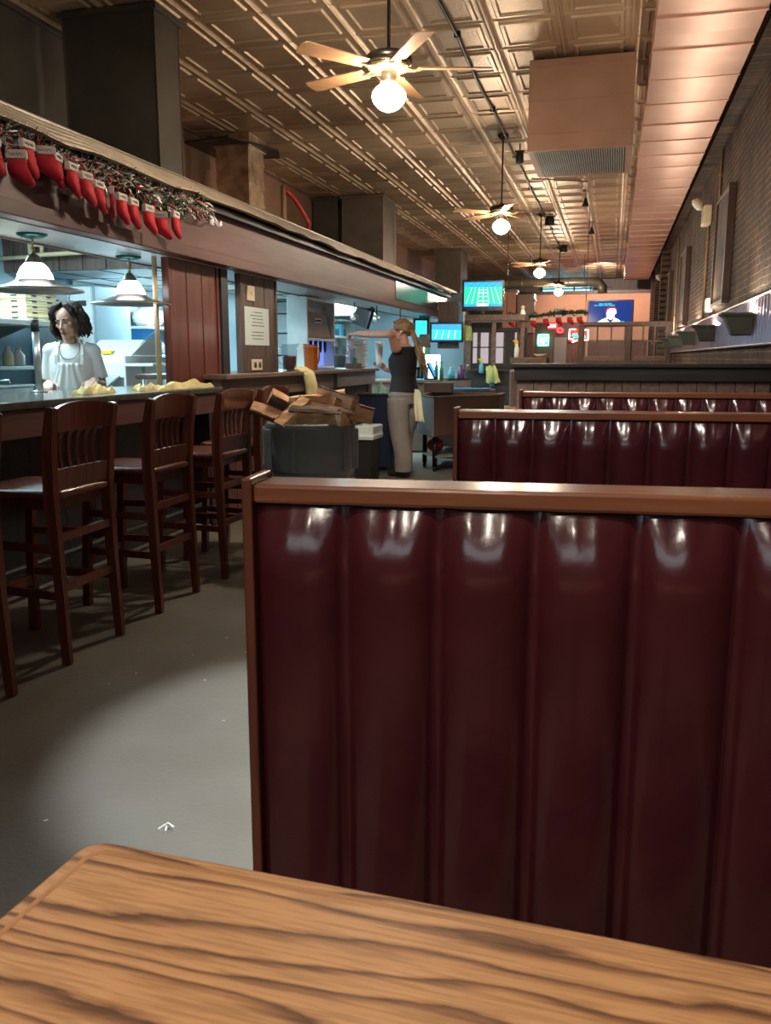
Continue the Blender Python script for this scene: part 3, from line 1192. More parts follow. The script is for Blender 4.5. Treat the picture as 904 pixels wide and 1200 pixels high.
riser('small grey duct just behind the midway grey duct', -4.36, -4.16, 16.3, 16.6, 'grey_duct')
riser('farthest grey square exhaust duct above the football screen', -4.72, -4.04, 23.1, 24.2, 'grey_duct', z0=2.3)

t = thing('steam_pipe', 'bent brown pipes looping on the bar roof beyond the foil duct', 'pipe', (-4.9, 13.2, 2.6))
mb = MB()
mb.tube([(-4.75, 12.2, 3.75), (-4.75, 12.2, 3.25), (-4.7, 12.5, 3.05), (-4.6, 13.0, 2.95), (-4.6, 13.0, 2.56)], .04, 10)
mb.build('pipe', 'conduit', t)
mb = MB()
mb.tube([(-4.75, 12.2, 3.72), (-4.72, 12.6, 3.62), (-4.68, 13.1, 3.35), (-4.7, 12.9, 3.1), (-4.72, 12.4, 2.9), (-4.72, 12.3, 2.56)], .035, 10)
mb.build('branch_pipe', 'red_plastic', t)
# tan panels of the wall above the bar roof
struct('trim_5', B(-5.5, -5.42, 8.0, 33, 2.56, CEIL - .03), 'unit')
# hook on the fascia
t = thing('wall_hook', 'small white double hook on the beam right of the stockings', 'hook', (-2.9, 6.03, 2.3))
B(-2.922, -2.91, 6.0, 6.06, 2.26, 2.36, .003).build('back_plate', 'white', t)
mb = MB()
mb.tube([(-2.905, 6.01, 2.34), (-2.87, 6.01, 2.29), (-2.85, 6.01, 2.25), (-2.83, 6.01, 2.28)], .007)
mb.tube([(-2.905, 6.05, 2.29), (-2.87, 6.05, 2.25), (-2.85, 6.06, 2.27)], .007)
mb.build('prong', 'white', t)

# ------------------------------------------------------------------ pendant lamps over the counter
def pendant(label, y):
    x = -3.2
    t = thing('pendant_lamp', label, 'pendant lamp', (x, y, 1.69), 0, 'pendant lamps over the bar counter', world=False)
    MB().lathe([(.012, .30), (.085, .298), (.082, .285), (.06, .275), (.012, .268)], n=24).build('canopy', 'green_metal', t)
    mb = MB()
    mb.tube([(0, 0, .28), (.004, .003, .2), (0, 0, .175)], .006)
    for k in range(6):
        mb.lathe([(.004, .27 - k * .016), (.010, .264 - k * .016), (.004, .258 - k * .016)], n=8)
    mb.build('chain', 'brass', t)
    MB().lathe([(.012, .19), (.03, .175), (.048, .145), (.05, .135)], n=20).build('cap', 'pewter', t)
    MB().lathe([(.048, .137), (.075, .11), (.095, .07), (.102, .035), (.10, .03)], n=28, cap=False).build('glass_collar', 'shade_glow', t)
    mb = MB()
    mb.lathe([(.103, .045), (.12, .03), (.165, .012), (.225, -.004), (.262, -.012), (.264, -.017), (.258, -.017), (.22, -.009), (.16, .006), (.115, .022), (.098, .036)], n=40, cap=False)
    mb.build('shade', 'pewter', t)
    MB().lathe([(.258, -.0155), (.2645, -.0135), (.266, -.019), (.26, -.021), (.256, -.0175)], n=40, cap=False).build('rim', 'silver', t)
    mb = MB()
    mb.ball((0, 0, .04), .042)
    mb.build('bulb', 'bulb_cool', t)
    return t


p0 = pendant('pewter pendant lamp with glowing collar nearest, above the pizza boxes', 4.33)
dup(p0, (-3.2, 5.33, 1.675), 0, 'pewter pendant lamp with glowing collar hanging beside the reddish pillar')

# ------------------------------------------------------------------ brick wall dressing
t = thing('ribbed_wall_panel', 'shiny ribbed metal strip along the brick wall behind the sconces', 'wall panel', (1.23, 12, 1.42))
mb = MB()
nn = 1000
def rib(u, v):
    i = u * nn
    return (1.236 - .022 * (.5 + .5 * cos(2 * pi * i / 8)), 1.5 + u * 20.0, 1.42 + v * .40)
mb.grid(rib, nn, 1)
mb.build('ribbed_sheet', 'ribbed', t)
mb = MB()
mb.box(1.20, 1.248, 1.5, 21.5, 1.82, 1.84, .003)
mb.build('top_trim', 'silver', t)
mb = MB()
mb.box(1.20, 1.248, 1.5, 21.5, 1.405, 1.42, .003)
mb.build('bottom_trim', 'silver', t)


def sconce(label, y):
    t = thing('wall_sconce', label, 'wall sconce', (1.22, y, 1.5), 0, 'sage wall sconces on the ribbed strip', world=False)
    w, d = .13, .30
    def ring(x0, x1, y0, y1, z):
        return [(x0, y0, z), (x1, y0, z), (x1, y1, z), (x0, y1, z)]
    mb = MB()
    mb.loft([ring(-.16, 0, -.06, .06, .0), ring(-.18, 0, -.075, .075, .02), ring(-.18, 0, -.075, .075, .03),
             ring(-.235, 0, -.11, .11, .165), ring(-.225, 0, -.10, .10, .165), ring(-.17, -.01, -.065, .065, .04)], smooth=False, cap=True)
    mb.build('bowl', 'sconce', t)
    mb = MB()
    mb.loft([ring(-.235, 0, -.11, .11, .165), ring(-.28, 0, -.135, .135, .195), ring(-.28, 0, -.135, .135, .21), ring(-.262, 0, -.12, .12, .21), ring(-.225, 0, -.10, .10, .166)], smooth=False, cap=False)
    mb.build('rim', 'sconce', t)
    B(-.012, .02, -.06, .06, 0, .2).build('back_plate', 'sconce', t)
    MB().ball((-.09, 0, .10), .028).build('bulb', 'bulb_warm', t)
    MB().lathe([(.02, .04), (.02, .09)], (-.09, 0, 0), 10).build('socket', 'white', t)
    return t


def sconce_lamp(y):
    lamp('POINT', 'sconce_lamp', (1.06, y, 1.685), 34 if y < 19 else 16, (1, .80, .60), .045)


sy = [8.75, 11.9, 14.6, 17.3, 19.8]
for y in [2.6, 5.6] + sy:  # first two belong to the added sconces out of view
    sconce_lamp(y)
c0 = sconce('sage wall sconce nearest, largest on the ribbed strip', sy[0])
for y, lab in ((2.6, 'added unseen sage wall sconce beyond the right edge, nearest the camera'), (5.6, 'added unseen sage wall sconce beyond the right edge, beside the second bench')):
    dup(c0, (1.22, y, 1.5), 0, lab)  # unseen pair, added to light the brick and the duct
for lab, y in zip(('sage wall sconce second along the ribbed strip', 'sage wall sconce third along the ribbed strip', 'sage wall sconce fourth along the ribbed strip', 'sage wall sconce farthest, beside the paned divider'), sy[1:]):
    dup(c0, (1.22, y, 1.5), 0, lab)


def picture(label, y0, y1, z0, z1, tilt=0):
    t = thing('framed_picture', label, 'picture', (1.22, (y0 + y1) / 2, z0), 0, 'tall frames on the brick wall')
    fw = .05
    mb = MB()
    mb.box(1.165, 1.248, y0, y1, z0, z0 + fw, .004)
    mb.box(1.165, 1.248, y0, y1, z1 - fw, z1, .004)
    mb.box(1.165, 1.248, y0, y0 + fw, z0 + fw, z1 - fw, .004)
    mb.box(1.165, 1.248, y1 - fw, y1, z0 + fw, z1 - fw, .004)
    mb.build('frame', 'frame_wood', t)
    B(1.19, 1.24, y0 + fw, y1 - fw, z0 + fw, z1 - fw).build('print', 'art', t)
    return t


picture('tall dark-framed faded print nearest, right of the emergency lamp', 10.75, 12.0, 1.92, 3.24)
picture('tall dark-framed print second along the brick wall', 16.7, 18.1, 1.88, 3.26)
picture('tall dark-framed print farthest, near the far emergency lamp', 21.6, 22.6, 1.9, 3.3)


def emergency(label, y, z):
    t = thing('emergency_light', label, 'emergency light', (1.22, y, z), 0, 'emergency lights on the brick wall', world=False)
    B(-.09, .025, -.17, .17, -.26, 0, .015).build('battery_box', 'cream', t)
    mb = MB()
    mb.lathe([(.02, 0), (.07, -.02), (.10, -.09), (.095, -.10)], n=18)
    mb.bm.transform(Matrix.Translation((-.1, .05, .09)) @ Matrix.Rotation(radians(50), 4, 'Y'))
    mb.build('lamp_head', 'cream', t)
    mb = MB()
    mb.lathe([(.09, -.10), (.06, -.13), (.01, -.14)], n=18)
    mb.bm.transform(Matrix.Translation((-.1, .05, .09)) @ Matrix.Rotation(radians(50), 4, 'Y'))
    mb.build('lens', 'china', t)
    mb = MB()
    mb.tube([(-.05, .05, -.01), (-.07, .05, .06), (-.09, .05, .09)], .02)
    mb.build('bracket', 'cream', t)
    mb = MB()
    mb.box(-.093, -.088, -.02, .0, -.09, -.07)
    mb.box(-.093, -.088, -.02, .0, -.14, -.12)
    mb.build('indicator', 'ink', t)
    return t


e0 = emergency('cream emergency lamp box beside the nearest framed print', 13.5, 3.42)
dup(e0, (1.22, 24.6, 3.36), 0, 'cream emergency lamp box far along the brick wall')
for lab, y, z0, z1 in (('tan conduit running down past the nearest framed print', 12.35, 1.99, 3.95),
                       ('tan conduit dropping from the nearer emergency lamp', 13.6, 1.84, 3.16),
                       ('tan conduit between the second and farthest framed prints', 20.0, 1.84, 3.85)):
    t = thing('wall_conduit', lab, 'conduit', (1.23, y, z0), 0, 'conduits on the brick wall')
    MB().tube([(1.232, y, z0), (1.232, y, z1)], .018).build('pipe', 'conduit', t)
    mb = MB()
    for k in range(3):
        z = z0 + (z1 - z0) * (k + .5) / 3
        mb.box(1.21, 1.25, y - .03, y + .03, z - .012, z + .012, .003)
    mb.build('strap', 'conduit', t)
t = thing('junction_box', 'small white box at the foot of the nearest tan conduit', 'junction box', (1.22, 12.6, 1.9))
B(1.17, 1.25, 12.5, 12.75, 1.90, 2.09, .01).build('box_body', 'white', t)
B(1.164, 1.171, 12.52, 12.73, 1.92, 2.07, .004).build('cover', 'white', t)

# ------------------------------------------------------------------ paned divider at the end of the seats
t = thing('paned_divider', 'low divider of two six-pane windows on a plank base', 'divider', (.2, 20.6, 0))
B(-.82, 1.24, 20.5, 20.66, 0, 1.24, .006).build('base_panel', 'dark_wood', t)
mb = MB()
for x0, x1 in ((-.82, -.70), (.22, .36), (1.12, 1.24)):
    mb.box(x0, x1, 20.5, 20.66, 1.24, 2.10, .006)
mb.box(-.82, 1.24, 20.49, 20.67, 2.02, 2.10, .006)
mb.build('post_frame', 'dark_wood', t)
for x0, x1 in ((-.70, .22), (.36, 1.12)):
    mb = MB()
    mb.box(x0, x1, 20.55, 20.60, 1.24, 1.33, .004)
    mb.box(x0, x1, 20.55, 20.60, 1.99, 2.02, .004)
    n = 3
    for k in range(n + 1):
        x = x0 + (x1 - x0) * k / n
        mb.box(max(x0, x - .018), min(x1, x + .018), 20.555, 20.595, 1.33, 1.99, .003)
    mb.box(x0, x1, 20.555, 20.595, 1.65, 1.68, .003)
    s = mb.build('sash', 'ledge_wood', t)
    B(x0 + .01, x1 - .01, 20.572, 20.578, 1.30, 2.0).build('pane', 'pane', s)

# ------------------------------------------------------------------ tinsel garland and stockings on the beam
def tinsel(n, path, rad, mat_name, rng, ln=.06, wd=.004):
    mb = MB()
    for _ in range(n):
        c = Vector(path(rng.random()))
        a = rng.uniform(0, 2 * pi)
        d = Vector((rng.gauss(0, 1), rng.gauss(0, 1), rng.gauss(0, 1))).normalized()
        r = rad * rng.random() ** .6
        c = c + Vector((abs(d.x) * r * .8, d.y * r, d.z * r))
        e = Vector((abs(rng.gauss(0, 1)), rng.gauss(0, 1), rng.gauss(-.3, 1))).normalized() * ln * rng.uniform(.5, 1)
        w = e.cross(Vector((rng.gauss(0, 1), rng.gauss(0, 1), rng.gauss(0, 1)))).normalized() * wd
        t = w.cross(e).normalized() * .0008
        mb.add([c - w, c + w, c + e + w * .5, c + e - w * .5], [(0, 1, 2, 3)])
    return mb


rng = random.Random(11)
def gpath(u):
    y = 2.6 + 3.2 * u
    return (-2.875, y, 2.325 + .022 * sin(y * 7) + (.05 if y < 3.9 else 0) * (3.9 - y))
t = thing('tinsel_garland', 'shaggy silver and green tinsel garland along the bar beam', 'garland', (-2.88, 4.2, 2.3))
tinsel(6000, gpath, .080, 'tinsel', rng, .062, .0045).build('tinsel', 'tinsel', t, normals=False)
mb = MB()
mb.tube([gpath(k / 40) for k in range(41)], .012, 6)
mb.build('core_wire', 'pine', t)


def stocking_mesh():
    # outline in (y, z), hung from the top edge at z=0, toe to +y
    leg = [(-.043, -.035), (.043, -.035), (.045, -.095), (.055, -.115), (.075, -.135), (.08, -.152), (.068, -.168), (.045, -.168), (.0, -.140), (-.04, -.118), (-.044, -.09)]
    mb = MB()
    mb.prism(leg, -.011, .011, 'x')
    bmesh.ops.bevel(mb.bm, geom=[e for e in mb.bm.edges], offset=.006, segments=2, affect='EDGES')
    for f in mb.bm.faces:
        f.smooth = True
    me = mb
    cf = MB()
    cf.prism([(-.049, -.044), (.049, -.044), (.049, .0), (-.049, .0)], -.0145, .0145, 'x')
    bmesh.ops.bevel(cf.bm, geom=[e for e in cf.bm.edges], offset=.005, segments=2, affect='EDGES')
    st = MB()
    pts = [(.0152, -.032 + .0052 * k, -.021 + .007 * sin(k * 2.1) + .003 * sin(k * 3.7)) for k in range(13)]
    st.tube(pts, .0016, 4)
    lp = MB()
    lp.tube([(0, -.03, -.005), (0, -.034, .03), (-.01, -.03, .05), (0, -.026, .03), (0, -.024, -.005)], .002, 5)
    return me, cf, st, lp


SPOTS = [(3.55, 2.30, 0), (3.70, 2.27, -70), (3.79, 2.335, 0), (3.92, 2.335, -60), (4.04, 2.33, 12), (4.15, 2.305, 4), (4.26, 2.28, -4), (4.385, 2.26, 0), (4.50, 2.245, 30), (4.625, 2.235, 0), (4.76, 2.23, 3), (4.90, 2.215, -6), (5.045, 2.20, -55), (5.26, 2.235, 5)]
WORDS = ['first at the left of the garland', 'second along, turned edgewise', 'third along the garland', 'fourth along, turned edgewise', 'fifth along, after the gap', 'sixth along the garland', 'seventh along the garland', 'eighth along the garland', 'ninth along, brighter and half turned', 'tenth along the garland', 'eleventh along the garland', 'twelfth along the garland', 'thirteenth along, turned edgewise', 'last at the right, hanging apart']
M['orange_felt'] = mat('scarlet_felt', (.66, .04, .02), .85, bump=.3, bscale=200)
first = None
for (y, z, a), wd in zip(SPOTS, WORDS):
    lab = 'small red stocking with white cuff, ' + wd
    if first is None:
        first = thing('stocking', lab, 'stocking', (-2.80, y, z), radians(a), 'red stockings on the bar beam', world=False)
        lg, cf, st, lp = stocking_mesh()
        lg.build('sock_body', 'red_felt', first)
        cuff = cf.build('cuff', 'white_felt', first)
        st.build('lettering', 'ink', cuff)
        lp.build('hanging_loop', 'red_felt', first)
    else:
        dup(first, (-2.80 + rng.uniform(-.01, .015), y, z), radians(a), lab)

# ------------------------------------------------------------------ things on the ledge
def pitcher(label, x, y, m, fill=None, fz=.5, r=.078, h=.26, fm=None, hrot=0):
    t = thing('pitcher', label, 'pitcher', (x, y, 1.172), hrot, 'plastic pitchers on the ledge', world=False)
    n = 40
    def ring(rr, z, spout=0):
        out = []
        for k in range(n):
            a = 2 * pi * k / n
            q = rr * (1 + .022 * (1 if k % 4 < 2 else -1))
            dz = 0
            if spout:
                s = max(0, cos(a + pi / 2)) ** 8
                q += spout * .03 * s
                dz = .012 * s - .008
            out.append((q * cos(a), q * sin(a), z + dz))
        return out
    rings = [ring(r * .80, 0), ring(r * .84, .012), ring(r * .92, h * .55), ring(r, h * .85), ring(r * 1.03, h, 1),
             ring(r * .98, h - .002, 1), ring(r * .95, h * .85), ring(r * .87, h * .55), ring(r * .78, .016)]
    MB().loft(rings).build('jug', m, t)
    mb = MB()
    mb.bar([(0, r * .92, h * .85), (0, r * 1.55, h * .84), (0, r * 1.75, h * .7), (0, r * 1.65, h * .4), (0, r * 1.3, h * .26), (0, r * .86, h * .24)], .022, .014, (1, 0, 0))
    mb.build('handle', m, t)
    if fill:
        mb = MB()
        mb.lathe([(.001, .018), (r * .76, .018), (r * .83, h * fz * .9), (r * .835, h * fz), (.001, h * fz)], n=28)
        mb.build('drink', fill, t)
    return t


pitcher('clear pitcher half full of dark red drink, before the plank pillar', -2.97, 7.70, 'clear', 'drink', .55, hrot=pi * .8)
pitcher('amber brown pitcher beside the steel dispenser on the ledge', -2.97, 8.30, 'amber', None, hrot=-.3)
pitcher('clear pitcher of water nearest the plate stack', -2.96, 9.22, 'clear', 'water', .6, hrot=pi)
p = None
for k in range(15):
    lab = 'white china plate in the stack at the ledge end, ' + (['lowest one', '2nd up', '3rd up', '4th up', '5th up', '6th up', '7th up', '8th up', '9th up', '10th up', '11th up', '12th up', '13th up', '14th up', 'topmost under the hand'][k])
    z = 1.172 + k * .0225
    if p is None:
        p = tag(MB().lathe([(.001, .0), (.07, 0), (.085, .006), (.125, .022), (.132, .028), (.131, .031), (.122, .027), (.08, .012), (.001, .008)], n=36).build('plate', 'china'), lab, 'plate', 'stacked white plates')
        p.location = (-3.02, 10.1, z)
    else:
        q = p.copy()
        COL.objects.link(q)
        q.location = (-3.02 + rng.uniform(-.004, .004), 10.1 + rng.uniform(-.004, .004), z)
        q['label'] = lab
t = thing('cheese_shaker', 'small clear shaker with chrome lid in a dark stand by the plates', 'shaker', (-2.95, 9.72, 1.172))
B(-3.02, -2.88, 9.62, 9.82, 1.172, 1.235, .006).build('stand', 'dark_wood', t)
MB().lathe([(.03, 1.235), (.034, 1.24), (.03, 1.33), (.026, 1.38), (.032, 1.385)], (-2.95, 9.69, 0), 16).build('jar', 'clear', t)
MB().lathe([(.034, 1.385), (.035, 1.41), (.02, 1.43), (.005, 1.435)], (-2.95, 9.69, 0), 16).build('lid', 'steel', t)
B(-2.97, -2.93, 9.75, 9.80, 1.235, 1.30, .004).build('sauce_packet', 'green_plastic', t)

t = thing('drink_dispenser', 'tall stainless ice and drink dispenser behind the amber pitcher', 'dispenser', (-3.45, 9.7, 1.172))
mb = MB()
mb.box(-3.57, -3.33, 9.2, 9.23, 1.172, 1.97, .004)
mb.box(-3.57, -3.33, 10.17, 10.2, 1.172, 1.97, .004)
mb.box(-3.57, -3.33, 9.23, 10.17, 1.94, 1.97, .004)
mb.box(-3.57, -3.50, 9.23, 10.17, 1.172, 1.94, .004)
mb.box(-3.57, -3.33, 9.23, 10.17, 1.49, 1.52, .004)
mb.build('cabinet', 'steel_matte', t)
mb = MB()
mb.prism([(9.25, 1.53), (10.13, 1.53), (9.93, 1.80), (9.25, 1.82)], -3.40, -3.365, 'x')
d = mb.build('hopper_door', 'brown_steel', t)
d['label'] = 'slanted steel hopper door with a small badge'
B(-3.366, -3.358, 9.55, 9.78, 1.70, 1.745, .003).build('badge', 'silver', d)
mb = MB()
for k in range(5):
    mb.box(-3.358, -3.354, 9.57 + k * .04, 9.595 + k * .04, 1.71, 1.735)
mb.build('lettering', 'ink', d)
B(-3.498, -3.47, 9.23, 10.17, 1.20, 1.48).build('backlit_panel', emit('blue_backlight', (.12, .22, .75), .9), t)
mb = MB()
for k in range(5):
    y = 9.36 + k * .17
    mb.lathe([(.02, 1.50), (.022, 1.42), (.012, 1.36)], (-3.41, y, 0), 10)
mb.build('nozzle', 'black', t)
B(-3.49, -3.31, 9.24, 10.16, 1.172, 1.20, .003).build('drip_tray', 'steel', t)
mb = MB()
mb.tube([(-3.38, 9.3, 1.90), (-3.34, 9.4, 1.88), (-3.34, 9.8, 1.885), (-3.36, 9.9, 1.86)], .03, 8)
mb.build('ice_scoop', 'clear', t)
tag(B(-3.52, -3.38, 9.4, 9.8, 1.97, 2.02, .006).build('storage_tub', 'black'), 'low black tub lying on top of the steel dispenser', 'tub')

# notice, switch and outlet on the grey pillar
t = thing('paper_notice', 'laminated white notice taped to the grey plank pillar', 'notice', (-3.02, 7.0, 1.4))
B(-3.019, -3.015, 6.80, 7.32, 1.405, 1.725).build('laminate', 'paper', t)
mb = MB()
rr = random.Random(2)
for k in range(9):
    if k == 5:
        continue
    y0 = 6.90 + rr.uniform(0, .06)
    y1 = 7.22 - rr.uniform(0, .06)
    y = y0
    while y < y1:
        w = rr.uniform(.015, .05)
        mb.box(-3.0152, -3.0140, y, min(y + w, y1), 1.68 - k * .028, 1.687 - k * .028)
        y += w + .012
mb.build('printed_text', 'ink', t)
t = thing('light_switch', 'cream wall switch near the top of the grey pillar', 'switch', (-3.02, 6.9, 1.78))
B(-3.0195, -3.01, 6.86, 7.01, 1.775, 1.90, .004).build('plate', 'cream', t)
B(-3.011, -2.998, 6.92, 6.945, 1.825, 1.85, .003).build('toggle', 'cream', t)
t = thing('wall_outlet', 'cream double socket low on the grey pillar above the ledge', 'outlet', (-3.02, 7.0, 1.18))
B(-3.0195, -3.01, 6.92, 7.14, 1.19, 1.285, .004).build('plate', 'cream', t)
mb = MB()
for y in (6.98, 7.08):
    mb.lathe([(.026, -3.011), (.026, -3.006), (.001, -3.006)], (0, y, 1.237), 14, axis='x')
mb.build('socket', 'ink', t)


# ------------------------------------------------------------------ cloths
def cloth_pile(name, label, cx, cy, z, lx, ly, h, seed, m='yellow_cloth', rot=0):
    r2 = random.Random(seed)
    ph = [r2.uniform(0, 6) for _ in range(6)]
    mb = MB()
    def top(u, v):
        a, b = 2 * u - 1, 2 * v - 1
        e = max(0, 1 - a ** 4) * max(0, 1 - b ** 4)
        hh = h * (.55 + .25 * sin(a * 5 + ph[0] + b * 2) + .2 * sin(b * 7 + ph[1] + a * 3) + .12 * sin(a * 13 + b * 9 + ph[2]))
        x = a * lx / 2 * (1 + .08 * sin(b * 4 + ph[3]))
        y = b * ly / 2 * (1 + .10 * sin(a * 5 + ph[4]))
        return (cx + x * cos(rot) - y * sin(rot), cy + x * sin(rot) + y * cos(rot), z + max(.003, hh) * e ** .45 + .001)
    mb.grid(top, 36, 36)
    r = bmesh.ops.extrude_face_region(mb.bm, geom=mb.bm.faces[:])
    for v in [g for g in r['geom'] if isinstance(g, bmesh.types.BMVert)]:
        v.co.z = z + .0005
    return tag(mb.build(name, m), label, 'cloth', 'cleaning cloths')


cloth_pile('cleaning_cloth', "crumpled yellow cloth on the counter by the cook's arm", -3.05, 4.63, 1.085, .13, .40, .065, 4, rot=.2)
cloth_pile('cleaning_cloth', 'long rumpled yellow cloth on the counter below the reddish pillar', -2.93, 5.58, 1.085, .11, .62, .060, 8, rot=-.05)
cloth_pile('cleaning_cloth', 'flat yellow cloth on the counter just left of the reddish pillar', -2.99, 5.14, 1.085, .12, .28, .05, 15)


def hanging_cloth(name, label, pts, w, m, folds=3, amp=.012, th=.006, side=(0, 1, 0), seed=1, cat='cloth'):
    pts = [Vector(p) for p in pts]
    sd = Vector(side).normalized()
    mb = MB()
    n = len(pts) - 1
    def f(u, v):
        t_ = v * n
        i = min(int(t_), n - 1)
        p = pts[i].lerp(pts[i + 1], t_ - i)
        tan = (pts[i + 1] - pts[i]).normalized()
        nrm = tan.cross(sd).normalized()
        a = 2 * u - 1
        ww = w[0] + (w[1] - w[0]) * v
        return tuple(p + sd * a * ww / 2 + nrm * amp * sin(u * pi * 2 * folds + seed + v * 2) * (.4 + v) + sd * .01 * sin(v * 6 + seed))
    mb.grid(f, 28, 22)
    thicken(mb, th)
    return tag(mb.build(name, m), label, cat)


tag(hanging_cloth('rubber_gloves', 'bunched yellow cloth hanging off the ledge behind the logs', [(-3.0, 7.78, 1.185), (-2.88, 7.78, 1.20), (-2.80, 7.79, 1.15), (-2.79, 7.82, 1.05), (-2.80, 7.88, .92)], (.20, .13), 'yellow_cloth', 2, .03, .02, seed=2), group='cleaning cloths').name = 'cleaning_cloth'

# ------------------------------------------------------------------ log bin
t = thing('trash_can', 'round grey plastic bin heaped with split firewood', 'bin', (-1.83, 5.08, 0))
cx, cy = -1.83, 5.08
mb = MB()
mb.lathe([(.001, .02), (.20, .02), (.215, .0), (.222, .02), (.243, .585), (.246, .60), (.258, .603), (.262, .615), (.270, .86), (.282, .868), (.285, .895), (.276, .905), (.262, .895), (.255, .70), (.235, .5), (.205, .05), (.001, .04)], (cx, cy, 0), 48)
mb.build('bin_body', 'can', t)
for a in (22, 206):
    R = Matrix.Translation((cx, cy, 0)) @ Matrix.Rotation(radians(a), 4, 'Z')
    mb = MB()
    for y in (-.13, .13):
        mb.box(.250, .292, y - .010, y + .010, .62, .87, .006, R)
    mb.box(.262, .292, -.13, .13, .84, .868, .008, R)
    mb.build('handle', 'can', t)
for a in (-92, -20, 150, 70):
    R = Matrix.Translation((cx, cy, 0)) @ Matrix.Rotation(radians(a), 4, 'Z')
    B(.245, .279, -.010, .010, .61, .87, .006, R).build('rib', 'can', t)


def log(label, pos, ang, tilt, L=.36, r=.075, seed=0, bark_down=True, roll=0):
    r *= .92
    r2 = random.Random(seed)
    t = thing('firewood_log', label, 'log', pos, 0, 'split logs in the grey bin', world=False)
    T = Matrix.Rotation(ang, 4, 'Z') @ Matrix.Rotation(-tilt, 4, 'Y') @ Matrix.Rotation(roll, 4, 'X')
    # wedge section in (y, z): apex on top, bark arc below
    arc = [(r * 1.05 * sin(b), -r * .62 * cos(b) - r * .05) for b in [radians(-78 + 26 * i) for i in range(7)]]
    apex = [(r * .18, r * .85), (-r * .12, r * .8)]
    sect = arc + apex
    n = 7
    mb = MB()
    rings = []
    for i in range(n):
        q = i / (n - 1)
        rings.append([(L * (q - .5) + (r2.uniform(-.008, .008) if i in (0, n - 1) else 0), y + r2.uniform(-.005, .005), z + r2.uniform(-.005, .005)) for y, z in sect])
    mb.loft(rings, smooth=False)
    mb.bm.transform(T)
    mb.build('split_face', 'split', t)
    mb = MB()
    rings = []
    for i in range(n):
        q = i / (n - 1)
        o = [(y * 1.06, z - .006 + r2.uniform(-.004, .004)) for y, z in arc]
        inn = [(y * .97, z + .004) for y, z in reversed(arc)]
        rings.append([(L * .985 * (q - .5), y, z) for y, z in o + inn])
    mb.loft(rings, smooth=False)
    mb.bm.transform(T)
    mb.build('bark', 'bark', t)
    return t


def inbin(px, up, fwd):
    """offsets in the bin: px to the viewer's right, fwd towards the viewer"""
    return (cx + px * .967 + fwd * .26, cy + px * .255 - fwd * .95, up)


LOGS = [('pale split log leaning out over the left rim of the bin', (-.205, .935, .03), 195, 22, .34, .058, 1, 0),
        ('split log lying across the back left of the pile', (-.10, .985, -.05), 205, 28, .34, .066, 2, .4),
        ('short orange split log standing at the middle front of the pile', (-.085, .955, .14), 60, 35, .26, .06, 3, 1.2),
        ('grey-barked log lying bark up at the front of the pile', (.04, .955, .13), 8, -4, .30, .078, 4, pi),
        ('broad pale log on top of the pile', (.05, 1.035, -.03), 18, 8, .34, .066, 5, .9),
        ('orange split log on top at the right of the pile', (.165, 1.03, -.02), -15, -14, .28, .07, 6, 2.2),
        ('dark-barked log below the top logs', (.13, .965, .05), 12, -8, .30, .062, 7, pi),
        ('log with dark bark jutting over the right rim', (.265, .965, -.02), 25, -16, .26, .072, 8, 2.6),
        ('small dark log wedged at the right front of the pile', (.16, .93, .17), -30, 0, .20, .055, 9, pi * .8)]
for lab, (a, u, f), ang, tilt, L, r, sd, roll in LOGS:
    log(lab, inbin(a, u, f), radians(ang), radians(tilt), L, r, sd, roll=roll)

# ------------------------------------------------------------------ bins near the server
t = thing('waste_bin', 'slim black bin with a pale liner folded over its rim', 'bin', (-2.46, 8.55, 0))
mb = MB()
mb.loft([[(x, y, z) for x, y in ((-2.56 + d, 8.4 + d), (-2.36 - d, 8.4 + d), (-2.36 - d, 8.75 - d), (-2.56 + d, 8.75 - d))] for d, z in ((.02, 0), (0, .58))], smooth=False)
mb.build('bin_body', 'black', t)
mb = MB()
mb.loft([[(x, y, z) for x, y in ((-2.57 - d, 8.39 - d), (-2.35 + d, 8.39 - d), (-2.35 + d, 8.76 + d), (-2.57 - d, 8.76 + d))] for d, z in ((.006, .47), (.012, .50), (.004, .53), (.008, .60), (-.01, .61), (-.012, .56))], smooth=False, cap=False)
mb.build('liner', 'paper', t)
t = thing('navy_cart', 'dark navy bin cabinet between the ledge and the server', 'cabinet', (-2.62, 9.8, 0))
B(-2.84, -2.44, 9.55, 10.05, .03, .86, .012).build('cabinet_body', mat('navy_plastic', (.010, .018, .045), .4), t)
B(-2.855, -2.425, 9.535, 10.065, .86, .89, .008).build('lid', 'black', t)
cloth_pile('cleaning_cloth', 'crumpled mint cloth on the navy bin cabinet', -2.62, 9.7, .89, .16, .2, .13, 21, m=mat('mint_cloth', (.35, .62, .52), .9, bump=.4, bscale=60))

# ------------------------------------------------------------------ kitchen behind the counter
t = thing('steel_pole', 'short steel post with a black cap standing on the counter beside the cook', 'post', (-3.5, 4.7, 1.085))
MB().tube([(-3.5, 4.7, 1.085), (-3.5, 4.7, 1.46)], .022, 14).build('tube', 'steel', t)
MB().tube([(-3.5, 4.7, 1.46), (-3.5, 4.7, 1.53)], .025, 14).build('cap', 'black', t)
MB().lathe([(.05, 1.085), (.05, 1.093), (.024, 1.098)], (-3.5, 4.7, 0), 18).build('foot', 'steel', t)

